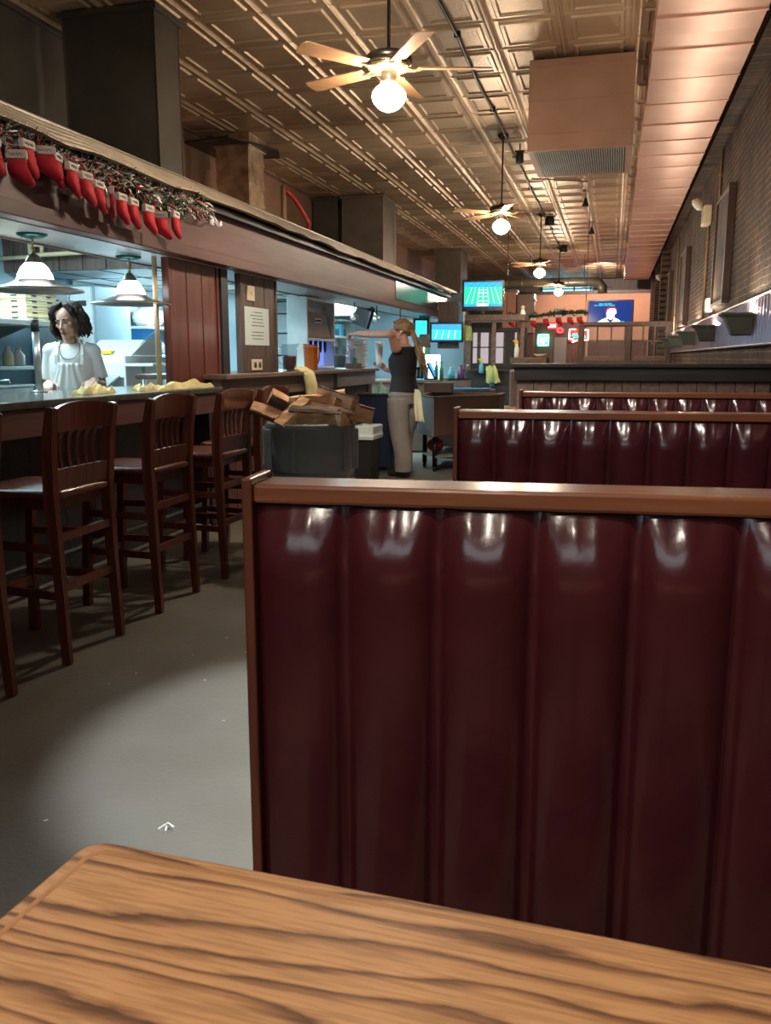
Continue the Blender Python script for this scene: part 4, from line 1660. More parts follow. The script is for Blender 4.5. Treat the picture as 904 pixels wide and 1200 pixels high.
t = thing('wall_shelf', 'two-tier stainless wall shelf at the left holding pizza boxes', 'shelf', (-5.1, 6.0, 1.5))
mb = MB()
mb.box(-5.5, -4.62, 4.6, 6.80, 1.56, 1.60, .004)
mb.box(-5.5, -4.78, 4.6, 6.80, 1.20, 1.23, .004)
mb.build('shelf_board', 'steel_matte', t)
for y in (5.4, 6.3):
    MB().prism([(-5.5, 1.56), (-4.75, 1.56), (-5.5, 1.30)], y, y + .02, 'y').build('bracket', 'steel', t)
first = None
names = ['lowest, slightly pulled out', 'second from the bottom', 'third from the bottom', 'fourth from the bottom', 'fifth from the bottom', 'topmost']
for k in range(6):
    lab = 'pizza box on the kitchen shelf, ' + names[k] + ' in its stack'
    z = 1.601 + k * .0465
    if first is None:
        first = thing('pizza_box', lab, 'pizza box', (-4.96, 6.49, z), 0, 'stacked cardboard pizza boxes', world=False)
        B(-.21, .21, -.21, .21, 0, .030, .003).build('tray', 'cardboard', first)
        B(-.213, .213, -.213, .213, .0305, .0455, .003).build('lid', 'cardboard', first)
        mb = MB()
        for s in (-.1, .1):
            mb.box(.2115, .2135, s - .03, s + .03, .018, .030)
            mb.box(s - .03, s + .03, -.2135, -.2115, .018, .030)
        mb.build('slot', 'ink', first)
    else:
        dup(first, (-4.96 + (.0 if k else .06) + rng.uniform(-.008, .008), 6.49 + rng.uniform(-.01, .01), z), radians(rng.uniform(-2, 2)), lab)
first.location.x += .04
first.location.y -= .05
for lab, x, y, h, r, m in (('green squeeze bottle on the lower kitchen shelf', -4.95, 6.10, .18, .04, 'green_plastic'), ('pale yellow oil bottle on the lower kitchen shelf', -4.93, 6.24, .16, .045, 'pale_cloth'),
                           ('white tub on the lower kitchen shelf', -4.93, 6.38, .15, .05, 'white'), ('tall clear bottle at the right end of the lower kitchen shelf', -4.90, 6.55, .26, .042, 'clear')):
    t = thing('bottle', lab, 'bottle', (x, y, 1.23), 0, 'bottles on the lower kitchen shelf')
    MB().lathe([(r * .9, 1.231), (r, 1.24), (r, 1.23 + h * .6), (r * .45, 1.23 + h * .8), (r * .4, 1.23 + h * .9)], (x, y, 0), 16).build('bottle_body', m, t)
    MB().lathe([(r * .5, 1.23 + h * .9), (r * .5, 1.23 + h), (r * .2, 1.23 + h * 1.02)], (x, y, 0), 14).build('cap', 'white', t)

t = thing('prep_table', 'stainless prep table along the kitchen wall behind the cook', 'table', (-5.1, 6.2, 0))
B(-5.48, -4.62, 4.4, 6.9, .86, .90, .006).build('tabletop', 'steel', t)
B(-5.46, -4.70, 4.5, 6.8, .25, .28, .004).build('undershelf', 'steel', t)
for x in (-5.42, -4.68):
    for y in (4.5, 6.8):
        MB().tube([(x, y, 0), (x, y, .86)], .02, 10).build('leg', 'steel', t)
t = thing('food_pan', 'steel pan with a hinged lid on the prep table at the far left', 'pan', (-4.9, 5.9, .9))
B(-5.15, -4.7, 5.65, 6.25, .90, 1.06, .01).build('pan_body', 'steel', t)
B(-5.16, -4.69, 5.64, 6.26, 1.06, 1.08, .005).build('lid', 'steel_matte', t)
MB().tube([(-4.75, 5.85, 1.08), (-4.75, 5.87, 1.12), (-4.75, 6.0, 1.12), (-4.75, 6.02, 1.08)], .008).build('handle', 'steel', t)

t = thing('refrigerator', 'tall pale grey refrigerator behind the cook under the hood', 'refrigerator', (-5.1, 7.6, 0))
B(-5.45, -4.78, 7.32, 7.95, .1, 1.98, .015).build('cabinet', 'kitchen_wall', t)
d = B(-5.44, -5.03, 7.28, 7.32, .15, 1.92, .01).build('door', 'steel_matte', t)
MB().tube([(-5.07, 7.27, 1.0), (-5.07, 7.24, 1.05), (-5.07, 7.24, 1.45), (-5.07, 7.27, 1.5)], .012).build('handle', 'steel', d)
d = B(-5.02, -4.79, 7.28, 7.32, .15, 1.96, .01).build('door', 'white_panel', t)
B(-4.93, -4.84, 7.272, 7.281, 1.78, 1.83, .006).build('badge', 'ink', d)
B(-5.30, -5.14, 7.272, 7.281, 1.74, 1.84, .003).build('temperature_display', 'tv_black', t)
B(-5.42, -4.8, 7.4, 7.9, .0, .1).build('plinth', 'black', t)

t = thing('steel_splash_panel', 'stainless wall sheet with a diagonal edge behind the dough machine', 'wall panel', (-5.46, 8.6, 1.3))
mb = MB()
mb.prism([(8.0, 1.10), (8.15, 1.22), (8.55, 1.46), (9.6, 2.08), (8.0, 2.08)], -5.498, -5.47, 'x')
mb.build('sheet', 'steel_matte', t)

t = thing('dough_sheeter', "pale blue-white dough sheeter machine at the cook's shoulder", 'machine', (-4.68, 7.4, 0))
B(-4.92, -4.46, 7.12, 7.75, .86, 1.12, .012).build('machine_base', 'white_panel', t)
mb = MB()
mb.prism([(7.08, 1.12), (7.75, 1.12), (7.75, 1.46), (7.45, 1.46), (7.12, 1.27), (7.08, 1.26)], -4.93, -4.45, 'x')
bmesh.ops.bevel(mb.bm, geom=mb.bm.edges[:], offset=.012, segments=2, affect='EDGES')
mb.build('hood', 'white_panel', t)
B(-4.75, -4.65, 7.20, 7.34, 1.33, 1.36, .002).build('warning_label', 'yellow_plastic', t)
mb = MB()
mb.prism([(6.78, 1.0), (7.1, 1.14), (7.1, 1.16), (6.78, 1.02)], -4.88, -4.5, 'x')
mb.build('outfeed_chute', 'steel_matte', t)
for x in (-4.945, -4.435):
    MB().box(x - .012, x + .012, 7.05, 7.7, 1.05, 1.32, .01).build('side_cheek', 'white_panel', t)
mb = MB()
for x in (-4.88, -4.5):
    for y in (7.15, 7.7):
        mb.box(x - .025, x + .025, y - .025, y + .025, 0, .86)
mb.build('stand', 'steel', t)
t.location = (-4.35, 7.03, 0)
tag(B(-4.08, -3.78, 6.60, 6.82, 1.225, 1.25, .004).build('tray', 'white'), 'flat white tray held out to the right of the dough sheeter', 'tray')
t = thing('tray_stand', 'steel post carrying the flat white tray', 'stand', (-3.94, 6.7, 0))
MB().tube([(-3.94, 6.71, .0), (-3.94, 6.71, 1.224)], .018).build('post', 'steel', t)
MB().lathe([(.10, 0), (.10, .015), (.02, .03)], (-3.94, 6.71, 0), 18).build('base', 'steel', t)

t = thing('bracket_shelf', 'pair of wall shelves on dark triangular brackets left of the reddish pillar', 'shelf', (-5.3, 9.3, 1.2))
for z in (1.62, 1.30):
    s = B(-5.5, -5.05, 8.75, 10.2, z, z + .03, .004).build('shelf_board', 'steel_matte', t)
    for y in (9.0, 9.9):
        mb = MB()
        mb.prism([(-5.5, z), (-5.08, z), (-5.5, z - .27)], y, y + .03, 'y')
        mb.build('bracket', 'blue_plastic', t)
r3 = random.Random(4)
for lab, y, z, sc in (('clear bag of white cups on the upper bracket shelf', 9.15, 1.65, (.16, .24, .12)), ('white bag on the upper bracket shelf nearer the pillar', 9.65, 1.65, (.16, .22, .13)), ('grey bag on the lower bracket shelf', 9.2, 1.33, (.15, .22, .09))):
    mb = MB()
    mb.ball((-5.27, y, z + sc[2] * .92), 1, sc, 28)
    for v in mb.bm.verts:
        v.co += Vector((r3.uniform(-1, 1), r3.uniform(-1, 1), r3.uniform(-1, 1))) * .012
        v.co.z = max(v.co.z, z + .001)
    tag(mb.build('plastic_bag', 'white' if 'white' in lab else 'steel_matte'), lab, 'bag', 'bags on the bracket shelves')
tag(B(-5.2, -5.0, 8.6, 8.9, .96, 1.04, .01).build('storage_tub', 'blue_plastic'), 'blue tub on the back table near the reddish pillar', 'tub')
t = thing('back_table', 'stainless work table along the kitchen wall below the bracket shelves', 'table', (-5.1, 9.0, 0))
B(-5.48, -4.8, 8.05, 10.4, .92, .96, .006).build('tabletop', 'steel', t)
B(-5.44, -4.86, 8.1, 10.3, .04, .90, .006).build('cabinet', 'steel_matte', t)

t = thing('gas_pipe', 'beige pipes running along the dark hood front', 'pipe', (-4.6, 6.9, 2.2))
mb = MB()
mb.tube([(-5.48, 6.93, 2.19), (-5.06, 6.93, 2.20), (-5.03, 6.93, 2.22), (-5.03, 6.93, 2.34)], .018)
mb.tube([(-5.03, 6.93, 2.30), (-5.12, 6.93, 2.30), (-5.12, 6.93, 2.24)], .02)
mb.tube([(-5.13, 6.9, 2.33), (-5.13, 6.9, 2.22), (-5.10, 6.9, 2.205), (-4.0, 6.9, 2.23), (-3.97, 6.9, 2.20), (-3.97, 6.9, 2.12)], .02)
mb.tube([(-3.86, 6.93, 2.46), (-3.86, 6.93, 2.10)], .022)
mb.build('pipe', 'beige_pipe', t)
tag(MB().tube([(-3.1, 5.49, 1.086), (-3.1, 5.49, 1.984)], .018, 10).build('riser_pipe', 'beige_pipe'), 'beige vertical pipe at the left edge of the reddish pillar', 'pipe')
tag(MB().tube([(-3.25, 6.62, 1.173), (-3.25, 6.62, 1.984)], .025, 10).build('riser_pipe', 'steel'), 'steel vertical pipe in the gap between the two plank pillars', 'pipe')
for nm, lab, x, y, z, sx, sy_ in (('tube_light', 'kitchen ceiling light over the cook', -4.5, 5.4, 2.446, .5, 1.6), ('tube_light', 'ceiling light over the drink dispenser', -3.9, 10.6, 2.215, .5, 2.0), ('tube_light', 'ceiling light over the far end of the bar', -4.4, 14.2, 2.215, .6, 2.0)):
    t = thing(nm, lab, 'ceiling light', (x, y, z), 0, 'ceiling lights behind the bar')
    B(x - sx / 2, x + sx / 2, y - sy_ / 2, y + sy_ / 2, z + .004, z + .022, .003).build('housing', 'white', t)
    B(x - sx / 2 + .04, x + sx / 2 - .04, y - sy_ / 2 + .04, y + sy_ / 2 - .04, z + .001, z + .006).build('diffuser', 'lit_white', t)

# ------------------------------------------------------------------ bar back
t = thing('back_bar_shelf', 'tall lit shelf unit of glassware behind the plate stack', 'shelf', (-5.3, 16, 0))
for z in (.9, 1.32, 1.68, 2.0):
    B(-5.45, -5.1, 13.6, 16.9, z, z + .03, .004).build('shelf_board', 'white_panel', t)
for y in (13.6, 15.2, 16.86):
    B(-5.45, -5.1, y, y + .04, 0, 2.2, .004).build('upright', 'steel_matte', t)
B(-5.48, -5.45, 13.6, 16.9, 0, 2.2).build('back_panel', 'white_panel', t)
k = 0
fg = None
for z, rw in ((1.35, 'middle'), (1.71, 'upper'), (2.03, 'top')):
    for j in range(7):
        y = 13.85 + j * .44
        lab = 'tall clear glass on the %s shelf of the lit unit, %s from its left' % (rw, ['first', 'second', 'third', 'fourth', 'fifth', 'sixth', 'seventh'][j])
        if fg is None:
            fg = tag(MB().lathe([(.04, 0), (.055, .14), (.052, .14), (.038, .006), (.001, .006)], n=14).build('drinking_glass', 'clear'), lab, 'glass', 'glasses on the lit shelf unit')
            fg.location = (-5.2, y, z)
        else:
            q = fg.copy()
            COL.objects.link(q)
            q.location = (-5.2, y, z)
            q['label'] = lab
for lab, y, z, m in (('white box on the lit shelf unit', 14.6, 1.35, 'white'), ('blue box on the lit shelf unit', 15.45, 1.35, 'blue_plastic'), ('white box high on the lit shelf unit', 14.9, 1.71, 'white'), ('cyan box on the lit shelf unit', 16.1, 1.71, 'cyan_plastic')):
    tag(B(-5.42, -5.14, y, y + .18, z - .0, z + .22, .006).build('carton', m), lab, 'box')
t = thing('range_hood', 'white sloping hood hanging beyond the drink dispenser', 'hood', (-4.35, 14, 1.95))
mb = MB()
mb.prism([(-4.75, 1.98), (-4.0, 1.98), (-4.0, 2.02), (-4.2, 2.22), (-4.75, 2.22)], 13.6, 14.6, 'y')
mb.build('canopy', 'white_panel', t)
B(-4.76, -3.98, 13.58, 14.62, 1.955, 1.98, .004).build('rim', 'black', t)
t = thing('hanging_monitor', "dark tilted monitor hung under the bar ceiling near the server's hand", 'monitor', (-3.5, 12, 1.7))
mb = MB()
R = Matrix.Translation((-3.48, 12, 1.92)) @ Matrix.Rotation(radians(18), 4, 'Y') @ Matrix.Rotation(radians(-30), 4, 'Z')
mb.box(-.16, .16, -.03, .03, -.19, .19, .008, R)
mb.build('housing', 'tv_black', t)
mb = MB()
mb.tube([(-3.43, 12.05, 2.05), (-3.40, 12.1, 2.24)], .02)
mb.tube([(-3.25, 11.6, 2.24), (-3.25, 11.6, 1.95)], .02)
mb.build('mount_arm', 'black', t)
for k, (x, y) in enumerate([(-3.1, 11.3), (-3.0, 12.2), (-3.2, 10.6)]):
    t = thing('hanging_hook', ['utensil hanging from the bar ceiling, nearest the dispenser', "utensil hanging from the bar ceiling above the server's head", 'utensil hanging from the bar ceiling, between the others'][k] if k != 2 else 'utensil hanging from the bar ceiling over the plate stack', 'utensil', (x, y, 1.9), 0, 'utensils hanging over the bar')
    MB().tube([(x, y, 2.24), (x, y, 1.85)], .008).build('handle', 'black', t)
    MB().lathe([(.01, 1.86), (.05, 1.83), (.055, 1.78), (.01, 1.76)], (x, y, 0), 14).build('bowl', 'steel', t)

t = thing('back_bar_counter', 'dark bar counter behind the server with a curved steel end', 'counter', (-2.5, 12, 0))
B(-3.3, -2.28, 11.5, 12.7, .96, 1.0, .006).build('countertop', 'brown_steel', t)
B(-3.25, -2.32, 11.55, 12.65, .02, .96, .006).build('front_panel', 'brown_steel', t)
mb = MB()
pts = [(-2.28 + .34 * sin(radians(a)), 11.72 + .36 - .36 * cos(radians(a))) for a in range(0, 181, 15)]
mb.loft([[(x, y, .86) for x, y in pts], [(x, y, 1.0) for x, y in pts]], smooth=False)
mb.build('curved_end', 'steel_matte', t)

# server station: angled steel sink on legs
t = thing('bar_sink', 'stainless angled bar sink on black legs behind the server', 'sink', (-1.8, 10, 0))
poly = [(-2.22, 9.95), (-1.93, 9.45), (-1.30, 10.25), (-1.30, 10.75), (-2.22, 10.75)]
mb = MB()
def inset(P, d):
    c = Vector((sum(p[0] for p in P) / len(P), sum(p[1] for p in P) / len(P)))
    return [tuple(c + (Vector(p) - c) * (1 - d)) for p in P]
mb.loft([[(x, y, z) for x, y in P] for P, z in ((inset(poly, .03), .41), (poly, .43), (poly, .845), (inset(poly, -.02), .85), (inset(poly, -.02), .868), (inset(poly, .06), .868), (inset(poly, .08), .62))], smooth=False)
mb.build('basin', 'brown_steel', t)
mb = MB()
mb.loft([[(x, y, z) for x, y in ((-2.228, 9.945), (-1.935, 9.44), (-1.928, 9.444), (-2.222, 9.95))] for z in (.42, .866)], smooth=False)
mb.build('end_panel', 'steel_matte', t)
B(-2.3, -1.95, 10.6, 10.8, .868, .99, .006).build('backsplash', 'brown_steel', t)
for x, y in ((-1.95, 9.62), (-2.15, 10.0), (-1.36, 10.28), (-1.36, 10.7), (-2.15, 10.7)):
    leg = MB().tube([(x, y, .06), (x, y, .42)], .028, 10).build('leg', 'black_metal', t)
    mb = MB()
    mb.lathe([(.035, -.015), (.035, .015)], (x, y, .035), 14, axis='x')
    mb.build('caster', 'black', leg)
mb = MB()
mb.prism(inset(poly, .12), .16, .185)
mb.build('lower_shelf', 'steel_matte', t)
tag(MB().ball((-2.02, 10.0, .27), .085, (1.2, .8, 1), 14).build('snack_bag', 'red_plastic'), 'small orange-red bag on the lower shelf of the bar sink', 'bag')
tag(B(-1.8, -1.5, 10.3, 10.6, .186, .34, .01).build('storage_tub', 'green_plastic'), 'dark green crate on the lower shelf of the bar sink', 'tub')

t = thing('ice_bin', 'brown bar cabinet with a curved blue mat on top before the wooden booth', 'cabinet', (-1.75, 11.2, 0))
B(-2.2, -1.50, 10.95, 11.45, .02, .86, .01).build('cabinet', 'brown_steel', t)
mb = MB()
pts = [(-2.15, 10.96), (-1.80, 10.93), (-1.60, 10.98), (-1.50, 11.1), (-1.50, 11.4), (-2.15, 11.4)]
mb.prism(pts, .862, .885)
mb.build('top_edge', 'ledge_wood', t)
mb.bm if False else None
mb = MB()
mb.prism(inset(pts, .12), .886, .905)
mb.build('mat', 'blue_plastic', t)

t = thing('table_lamp', 'dark-shaded table lamp glowing on the back bar', 'lamp', (-2.58, 11.9, 1.0))
MB().lathe([(.07, 1.001), (.07, 1.015), (.015, 1.03), (.012, 1.46)], (-2.58, 11.9, 0), 18).build('stem', 'silver', t)
MB().lathe([(.095, 1.44), (.065, 1.62), (.06, 1.62), (.09, 1.44)], (-2.58, 11.9, 0), 28, cap=False).build('shade', 'lampshade', t)
MB().ball((-2.58, 11.9, 1.48), .035).build('bulb', 'bulb_warm', t)
tag(B(-2.68, -2.46, 12.45, 12.47, 1.001, 1.34, .003).build('light_box', 'lit_white'), 'bright white lit panel behind the table lamp', 'light panel')
t = thing('plastic_crate', 'cyan plastic crate on the back bar', 'crate', (-2.62, 11.65, 1.0))
mb = MB()
mb.loft([[(x, y, z) for x, y in ((-2.72 - d, 11.55), (-2.50 + d, 11.55), (-2.50 + d, 11.8), (-2.72 - d, 11.8))] for d, z in ((0, 1.001), (.01, 1.17), (.0, 1.17), (-.01, 1.02))], smooth=False)
mb.build('crate_body', 'cyan_plastic', t)
mb = MB()
for k in range(5):
    mb.box(-2.70 + k * .045, -2.675 + k * .045, 11.545, 11.552, 1.04, 1.14)
mb.build('slot', 'ink', t)
t = thing('order_tablet', 'tilted blue-lit order tablet on the back bar', 'tablet', (-2.42, 11.62, 1.0))
R = Matrix.Translation((-2.40, 11.62, 1.12)) @ Matrix.Rotation(radians(-28), 4, 'Y')
B(-.012, .012, -.1, .1, -.11, .12, .004, R).build('housing', 'tv_black', t)
B(.0121, .014, -.085, .085, -.09, .1, 0, R).build('screen', 'scr_blue', t)
B(-2.50, -2.34, 11.55, 11.7, 1.001, 1.02, .004).build('foot', 'tv_black', t)
for lab, x, y, z, h, r, m, cm in (('slim green bottle on the back bar', -2.34, 11.6, 1.0, .27, .028, 'green_plastic', 'white'),
                                  ('teal bottle beside the slim green one', -2.30, 11.75, 1.0, .24, .03, 'green_plastic', 'black'),
                                  ('pale cyan cup on the curved bar end', -2.19, 11.9, 1.0, .17, .05, 'cyan_plastic', 'white'),
                                  ('purple and pink bottle on the curved bar end', -2.06, 11.95, 1.0, .20, .05, 'purple_plastic', 'red_plastic'),
                                  ('clear jug at the right of the curved bar end', -1.99, 12.1, 1.0, .20, .045, 'clear', 'white')):
    t = thing('bottle', lab, 'bottle', (x, y, z), 0, 'bottles and cups on the back bar')
    MB().lathe([(r * .9, z + .001), (r, z + .02), (r, z + h * .55), (r * .4, z + h * .78), (r * .38, z + h * .92)], (x, y, 0), 14).build('bottle_body', m, t)
    MB().lathe([(r * .45, z + h * .92), (r * .45, z + h), (.002, z + h)], (x, y, 0), 12).build('cap', cm, t)
# a slab carrying the bottles of the curved end
mb = MB()
pts = [(-2.28 + .34 * sin(radians(a)), 11.72 + .36 - .36 * cos(radians(a))) for a in range(0, 181, 15)]
o = mb.prism(pts, .985, 1.0).build('counter_end', 'steel_matte', bpy.data.objects['back_bar_counter'])


def tv(name, label, c, w, h, rotz, kind, stand=False):
    """screen faces -y before rotation; c is the bottom centre"""
    t = thing(name, label, 'television', c, rotz, None, world=False)
    b = .035
    zb = .07 if stand else .0
    mb = MB()
    mb.box(-w / 2, w / 2, 0, .05, zb, zb + h, .008)
    mb.box(-w / 2 + .1, w / 2 - .1, .05, .09, zb + .08, zb + h - .08, .01)
    mb.build('housing', 'tv_black', t)
    if stand:
        mb = MB()
        mb.box(-.03, .03, .01, .05, 0, zb + .02, .003)
        mb.box(-.2, .2, -.06, .12, 0, .015, .004)
        mb.build('stand', 'tv_black', t)
    x0, x1, z0, z1 = -w / 2 + b, w / 2 - b, zb + b * (2.4 if stand else 1), zb + h - b
    W_, H_ = x1 - x0, z1 - z0
    def P(u, v, d):
        return (x0 + u * W_, -d, z0 + v * H_)
    def poly(pts, d):
        mb = MB()
        mb.add([P(u, v, d) for u, v in pts], [tuple(range(len(pts)))])
        return mb
    if kind == 'field':
        s = poly([(0, 0), (1, 0), (1, 1), (0, 1)], .002).build('screen', 'grn_field', t)
        poly([(0, .80), (1, .80), (1, 1), (0, 1)], .003).build('crowd_band', 'scr_blue', s)
        mb = MB()
        for k in range(7):
            a, b2 = .5 + (k - 3) * .10, .5 + (k - 3) * .15
            mb.add([P(a, .78, .0035), P(a + .008, .78, .0035), P(b2 + .012, .12, .0035), P(b2, .12, .0035)], [(0, 1, 2, 3)])
        for v in (.22, .40, .55, .67):
            mb.add([P(.36, v, .0035), P(.64, v, .0035), P(.64, v + .018, .0035), P(.36, v + .018, .0035)], [(0, 1, 2, 3)])
        mb.build('yard_line', 'scr_white', s)
        poly([(0, 0), (1, 0), (1, .10), (0, .10)], .0045).build('score_bar', 'scr_blue', s)
        poly([(.34, .02), (.64, .02), (.64, .12), (.34, .12)], .005).build('caption', 'scr_white', s)
        mb = MB()
        for k in range(14):
            u = .04 + .065 * k
            mb.add([P(u, .86 + .03 * (k % 3), .004), P(u + .035, .86 + .03 * (k % 3), .004), P(u + .035, .89 + .03 * (k % 3), .004), P(u, .89 + .03 * (k % 3), .004)], [(0, 1, 2, 3)])
        mb.build('crowd_light', 'scr_cyan', s)
    elif kind == 'man':
        s = poly([(0, 0), (1, 0), (1, 1), (0, 1)], .002).build('screen', 'scr_navy', t)
        poly([(.18, .01), (.22, .13), (.34, .24), (.42, .30), (.60, .30), (.70, .22), (.77, .10), (.79, .01)], .004).build('picture_shirt', 'scr_white', s)
        poly([(.41, .30), (.45, .17), (.52, .10), (.57, .17), (.60, .30), (.56, .27), (.52, .20), (.46, .26)], .005).build('picture_collar', 'scr_navy', s)
        poly([(.42, .33), (.44, .25), (.55, .22), (.60, .30), (.61, .42), (.65, .48), (.63, .66), (.55, .71), (.44, .68), (.41, .55)], .006).build('picture_face', 'scr_skin', s)
        poly([(.395, .50), (.395, .62), (.43, .72), (.52, .78), (.61, .75), (.655, .62), (.60, .68), (.50, .68), (.44, .64), (.425, .54)], .007).build('picture_hair', 'scr_hair', s)
        mb = MB()
        for (u0, u1, v) in ((.23, .33, .865), (.35, .41, .865), (.42, .53, .865), (.12, .2, .80), (.22, .35, .80), (.37, .44, .80), (.46, .6, .80), (.77, .83, .12)):
            mb.add([P(u0, v, .004), P(u1, v, .004), P(u1, v + .025, .004), P(u0, v + .025, .004)], [(0, 1, 2, 3)])
        mb.build('caption', 'scr_cyan', s)
    else:
        s = poly([(0, 0), (1, 0), (1, 1), (0, 1)], .002).build('screen', 'scr_cyan' if kind == 'cyan' else 'scr_blue', t)
        if kind == 'blue':
            poly([(0, .08), (1, .05), (1, .62), (0, .66)], .003).build('picture_field', 'scr_cyan', s)
            mb = MB()
            for k in range(4):
                mb.add([P(.1 + .22 * k, .1, .004), P(.13 + .22 * k, .1, .004), P(.21 + .2 * k, .6, .004), P(.19 + .2 * k, .6, .004)], [(0, 1, 2, 3)])
            mb.build('picture_line', 'scr_white', s)
    return t


# wooden booth structure with a sash, carrying the football screen
t = thing('host_booth', 'dark wooden cabin with a paned window carrying the football screen', 'booth', (-2.05, 15.5, 0))
B(-2.56, -1.52, 15.2, 15.9, 1.93, 2.035, .008).build('top_slab', 'ledge_wood', t)
for x, y in ((-2.09, 15.22), (-2.54, 15.25), (-1.60, 15.3)):
    B(x, x + .07, y, y + .07, 1.05, 1.93, .005).build('post', 'ledge_wood', t)
B(-2.55, -1.52, 15.28, 15.34, .02, 1.05, .006).build('lower_panel', 'black_wood', t)
B(-2.58, -1.48, 15.22, 15.42, 1.05, 1.09, .006).build('sill', 'black_wood', t)
mb = MB()
mb.box(-2.55, -1.50, 15.5, 15.56, 1.10, 1.20, .004)
mb.box(-2.55, -1.50, 15.5, 15.56, 1.74, 1.82, .004)
for x, w in ((-2.55, .08), (-1.88, .16), (-1.58, .08)):
    mb.box(x, x + w, 15.5, 15.56, 1.20, 1.74, .004)
for x in (-2.17, ):
    mb.box(x - .012, x + .012, 15.51, 15.55, 1.20, 1.74)
mb.box(-2.47, -1.88, 15.51, 15.55, 1.47, 1.49)
s = mb.build('sash', 'black_wood', t)
B(-2.48, -1.56, 15.528, 15.532, 1.19, 1.75).build('pane', 'pane', s)
tv('television', 'black television showing a green football field, on the wooden cabin', (-2.29, 15.45, 2.036), .74, .54, radians(4), 'field', True)
tv('television', 'blue-green television on the bar wall right of the server', (-2.72, 14.3, 1.55), .56, .33, radians(8), 'blue')
mb = MB()
mb.box(-2.9, -2.55, 14.44, 14.56, 1.45, 2.22, .01)
tag(mb.build('screen_post', 'dark_wood'), 'dark upright board holding the blue-green television', 'board')
tv('television', "narrow cyan television partly behind the server's head", (-3.13, 14.2, 1.6), .26, .34, radians(20), 'cyan')
tag(B(-3.2, -3.02, 14.32, 14.42, .95, 2.23, .006).build('wall_panel', 'green_plastic'), 'green board between the two bar televisions', 'board')
# cabinet seen through the cabin sash, its brightness put in as a glow
t = thing('mirror_cabinet', 'mirrored cabinet with a painted-in glow, seen through the cabin window', 'cabinet', (-2.1, 16.7, 0))
B(-2.80, -1.75, 16.5, 16.9, .0, 1.85, .01).build('cabinet', 'ledge_wood', t)
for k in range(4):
    B(-2.72 + k * .25, -2.54 + k * .25, 16.485, 16.50, 1.1, 1.78, .003).build('mirror', emit('mirror_glow', (.75, .62, .62), .7), t)


def spray(label, x, y, z, body, head, tilt=0):
    t = thing('spray_bottle', label, 'spray bottle', (x, y, z), 0, 'spray bottles', world=False)
    MB().lathe([(.034, 0), (.038, .01), (.038, .13), (.018, .17), (.016, .19)], n=16, sy=.8).build('bottle_body', body, t)
    mb = MB()
    mb.prism([(-.022, .19), (.018, .19), (.022, .235), (.0, .255), (-.06, .25), (-.06, .232), (-.02, .225)], -.014, .014, 'y')
    mb.prism([(-.03, .225), (-.022, .225), (-.032, .185), (-.042, .185)], -.006, .006, 'y')
    mb.build('trigger_head', head, t)
    return t


tag(B(-2.4, -1.95, 15.12, 15.18, 1.0, 1.03, .004).build('hanging_rail', 'black_metal'), 'thin rail on the cabin front where the spray bottle hangs', 'rail')
spray('clear blue spray bottle with yellow head hanging on the cabin front', -2.25, 15.13, 1.031, 'cyan_plastic', 'yellow_plastic')
o = hanging_cloth('cleaning_cloth', 'lime cloth draped over a hanging bottle on the cabin front', [(-2.08, 15.2, 1.10), (-2.06, 15.08, 1.16), (-2.05, 15.03, 1.10), (-2.05, 15.02, .95), (-2.03, 15.04, .86)], (.12, .26), 'lime_cloth', 2, .03, .015, side=(1, 0, 0), seed=3)
o['group'] = 'cleaning cloths'
spray('pale blue bottle hanging below the lime cloth', -2.06, 15.14, .80, 'blue_plastic', 'white')
o = hanging_cloth('cleaning_cloth', 'lime cloth hanging beside the blue-green television', [(-2.48, 14.6, 1.80), (-2.46, 14.5, 1.83), (-2.44, 14.46, 1.76), (-2.42, 14.47, 1.58)], (.16, .22), 'lime_cloth', 2, .03, .015, side=(1, 0, 0), seed=5)
o['group'] = 'cleaning cloths'

# ------------------------------------------------------------------ far end of the room
t = thing('side_table', 'pale wooden shelf table behind the half wall end', 'table', (-1.2, 13.1, 0))
B(-1.48, -.95, 12.8, 13.4, 1.22, 1.30, .006).build('tabletop', 'ledge_wood', t)
B(-1.40, -1.02, 12.9, 13.3, 0, 1.22, .006).build('cabinet', 'dark_wood', t)
spray('small white spray bottle with yellow head on the pale side table', -1.40, 12.95, 1.301, 'white', 'yellow_plastic')
t = thing('bread_basket', 'shallow yellow bowl on the pale side table', 'bowl', (-1.05, 13.0, 1.3))
MB().lathe([(.05, 1.301), (.11, 1.35), (.105, 1.352), (.045, 1.31), (.001, 1.308)], (-1.05, 13.0, 0), 20).build('bowl', 'pale_cloth', t)
t = thing('high_chair', 'tan vinyl high-backed chair left of the half wall', 'chair', (-1.28, 11.9, 0))
B(-1.36, -1.22, 11.75, 12.0, .62, 1.14, .03).build('backrest', 'leather_tan', t)
B(-1.62, -1.22, 11.72, 12.02, .55, .64, .03).build('seat', 'leather_tan', t)
for x in (-1.58, -1.25):
    for y in (11.76, 11.98):
        B(x - .02, x + .02, y - .02, y + .02, 0, .56).build('leg', 'black_wood', t)
for z in (.72, .9, 1.08):
    MB().ball((-1.23, 11.745, z), .014, seg=8).build('stud', 'silver', t)
t = thing('back_column', 'terracotta square column beyond the football screen', 'column', (-2.55, 22, 0))
B(-2.75, -2.42, 21.9, 22.3, 0, 2.9, .01).build('shaft', 'orange_wall', t)
B(-2.78, -2.39, 21.87, 22.33, 2.9, 2.96, .01).build('cap', 'grey_trim', t)
t = thing('wall_cabinet', 'brown hanging shelf cabinet beside the terracotta column', 'cabinet', (-2.1, 22.2, 1.9))
B(-2.40, -1.98, 21.95, 22.5, 1.9, 2.85, .01).build('cabinet', 'brown_steel', t)
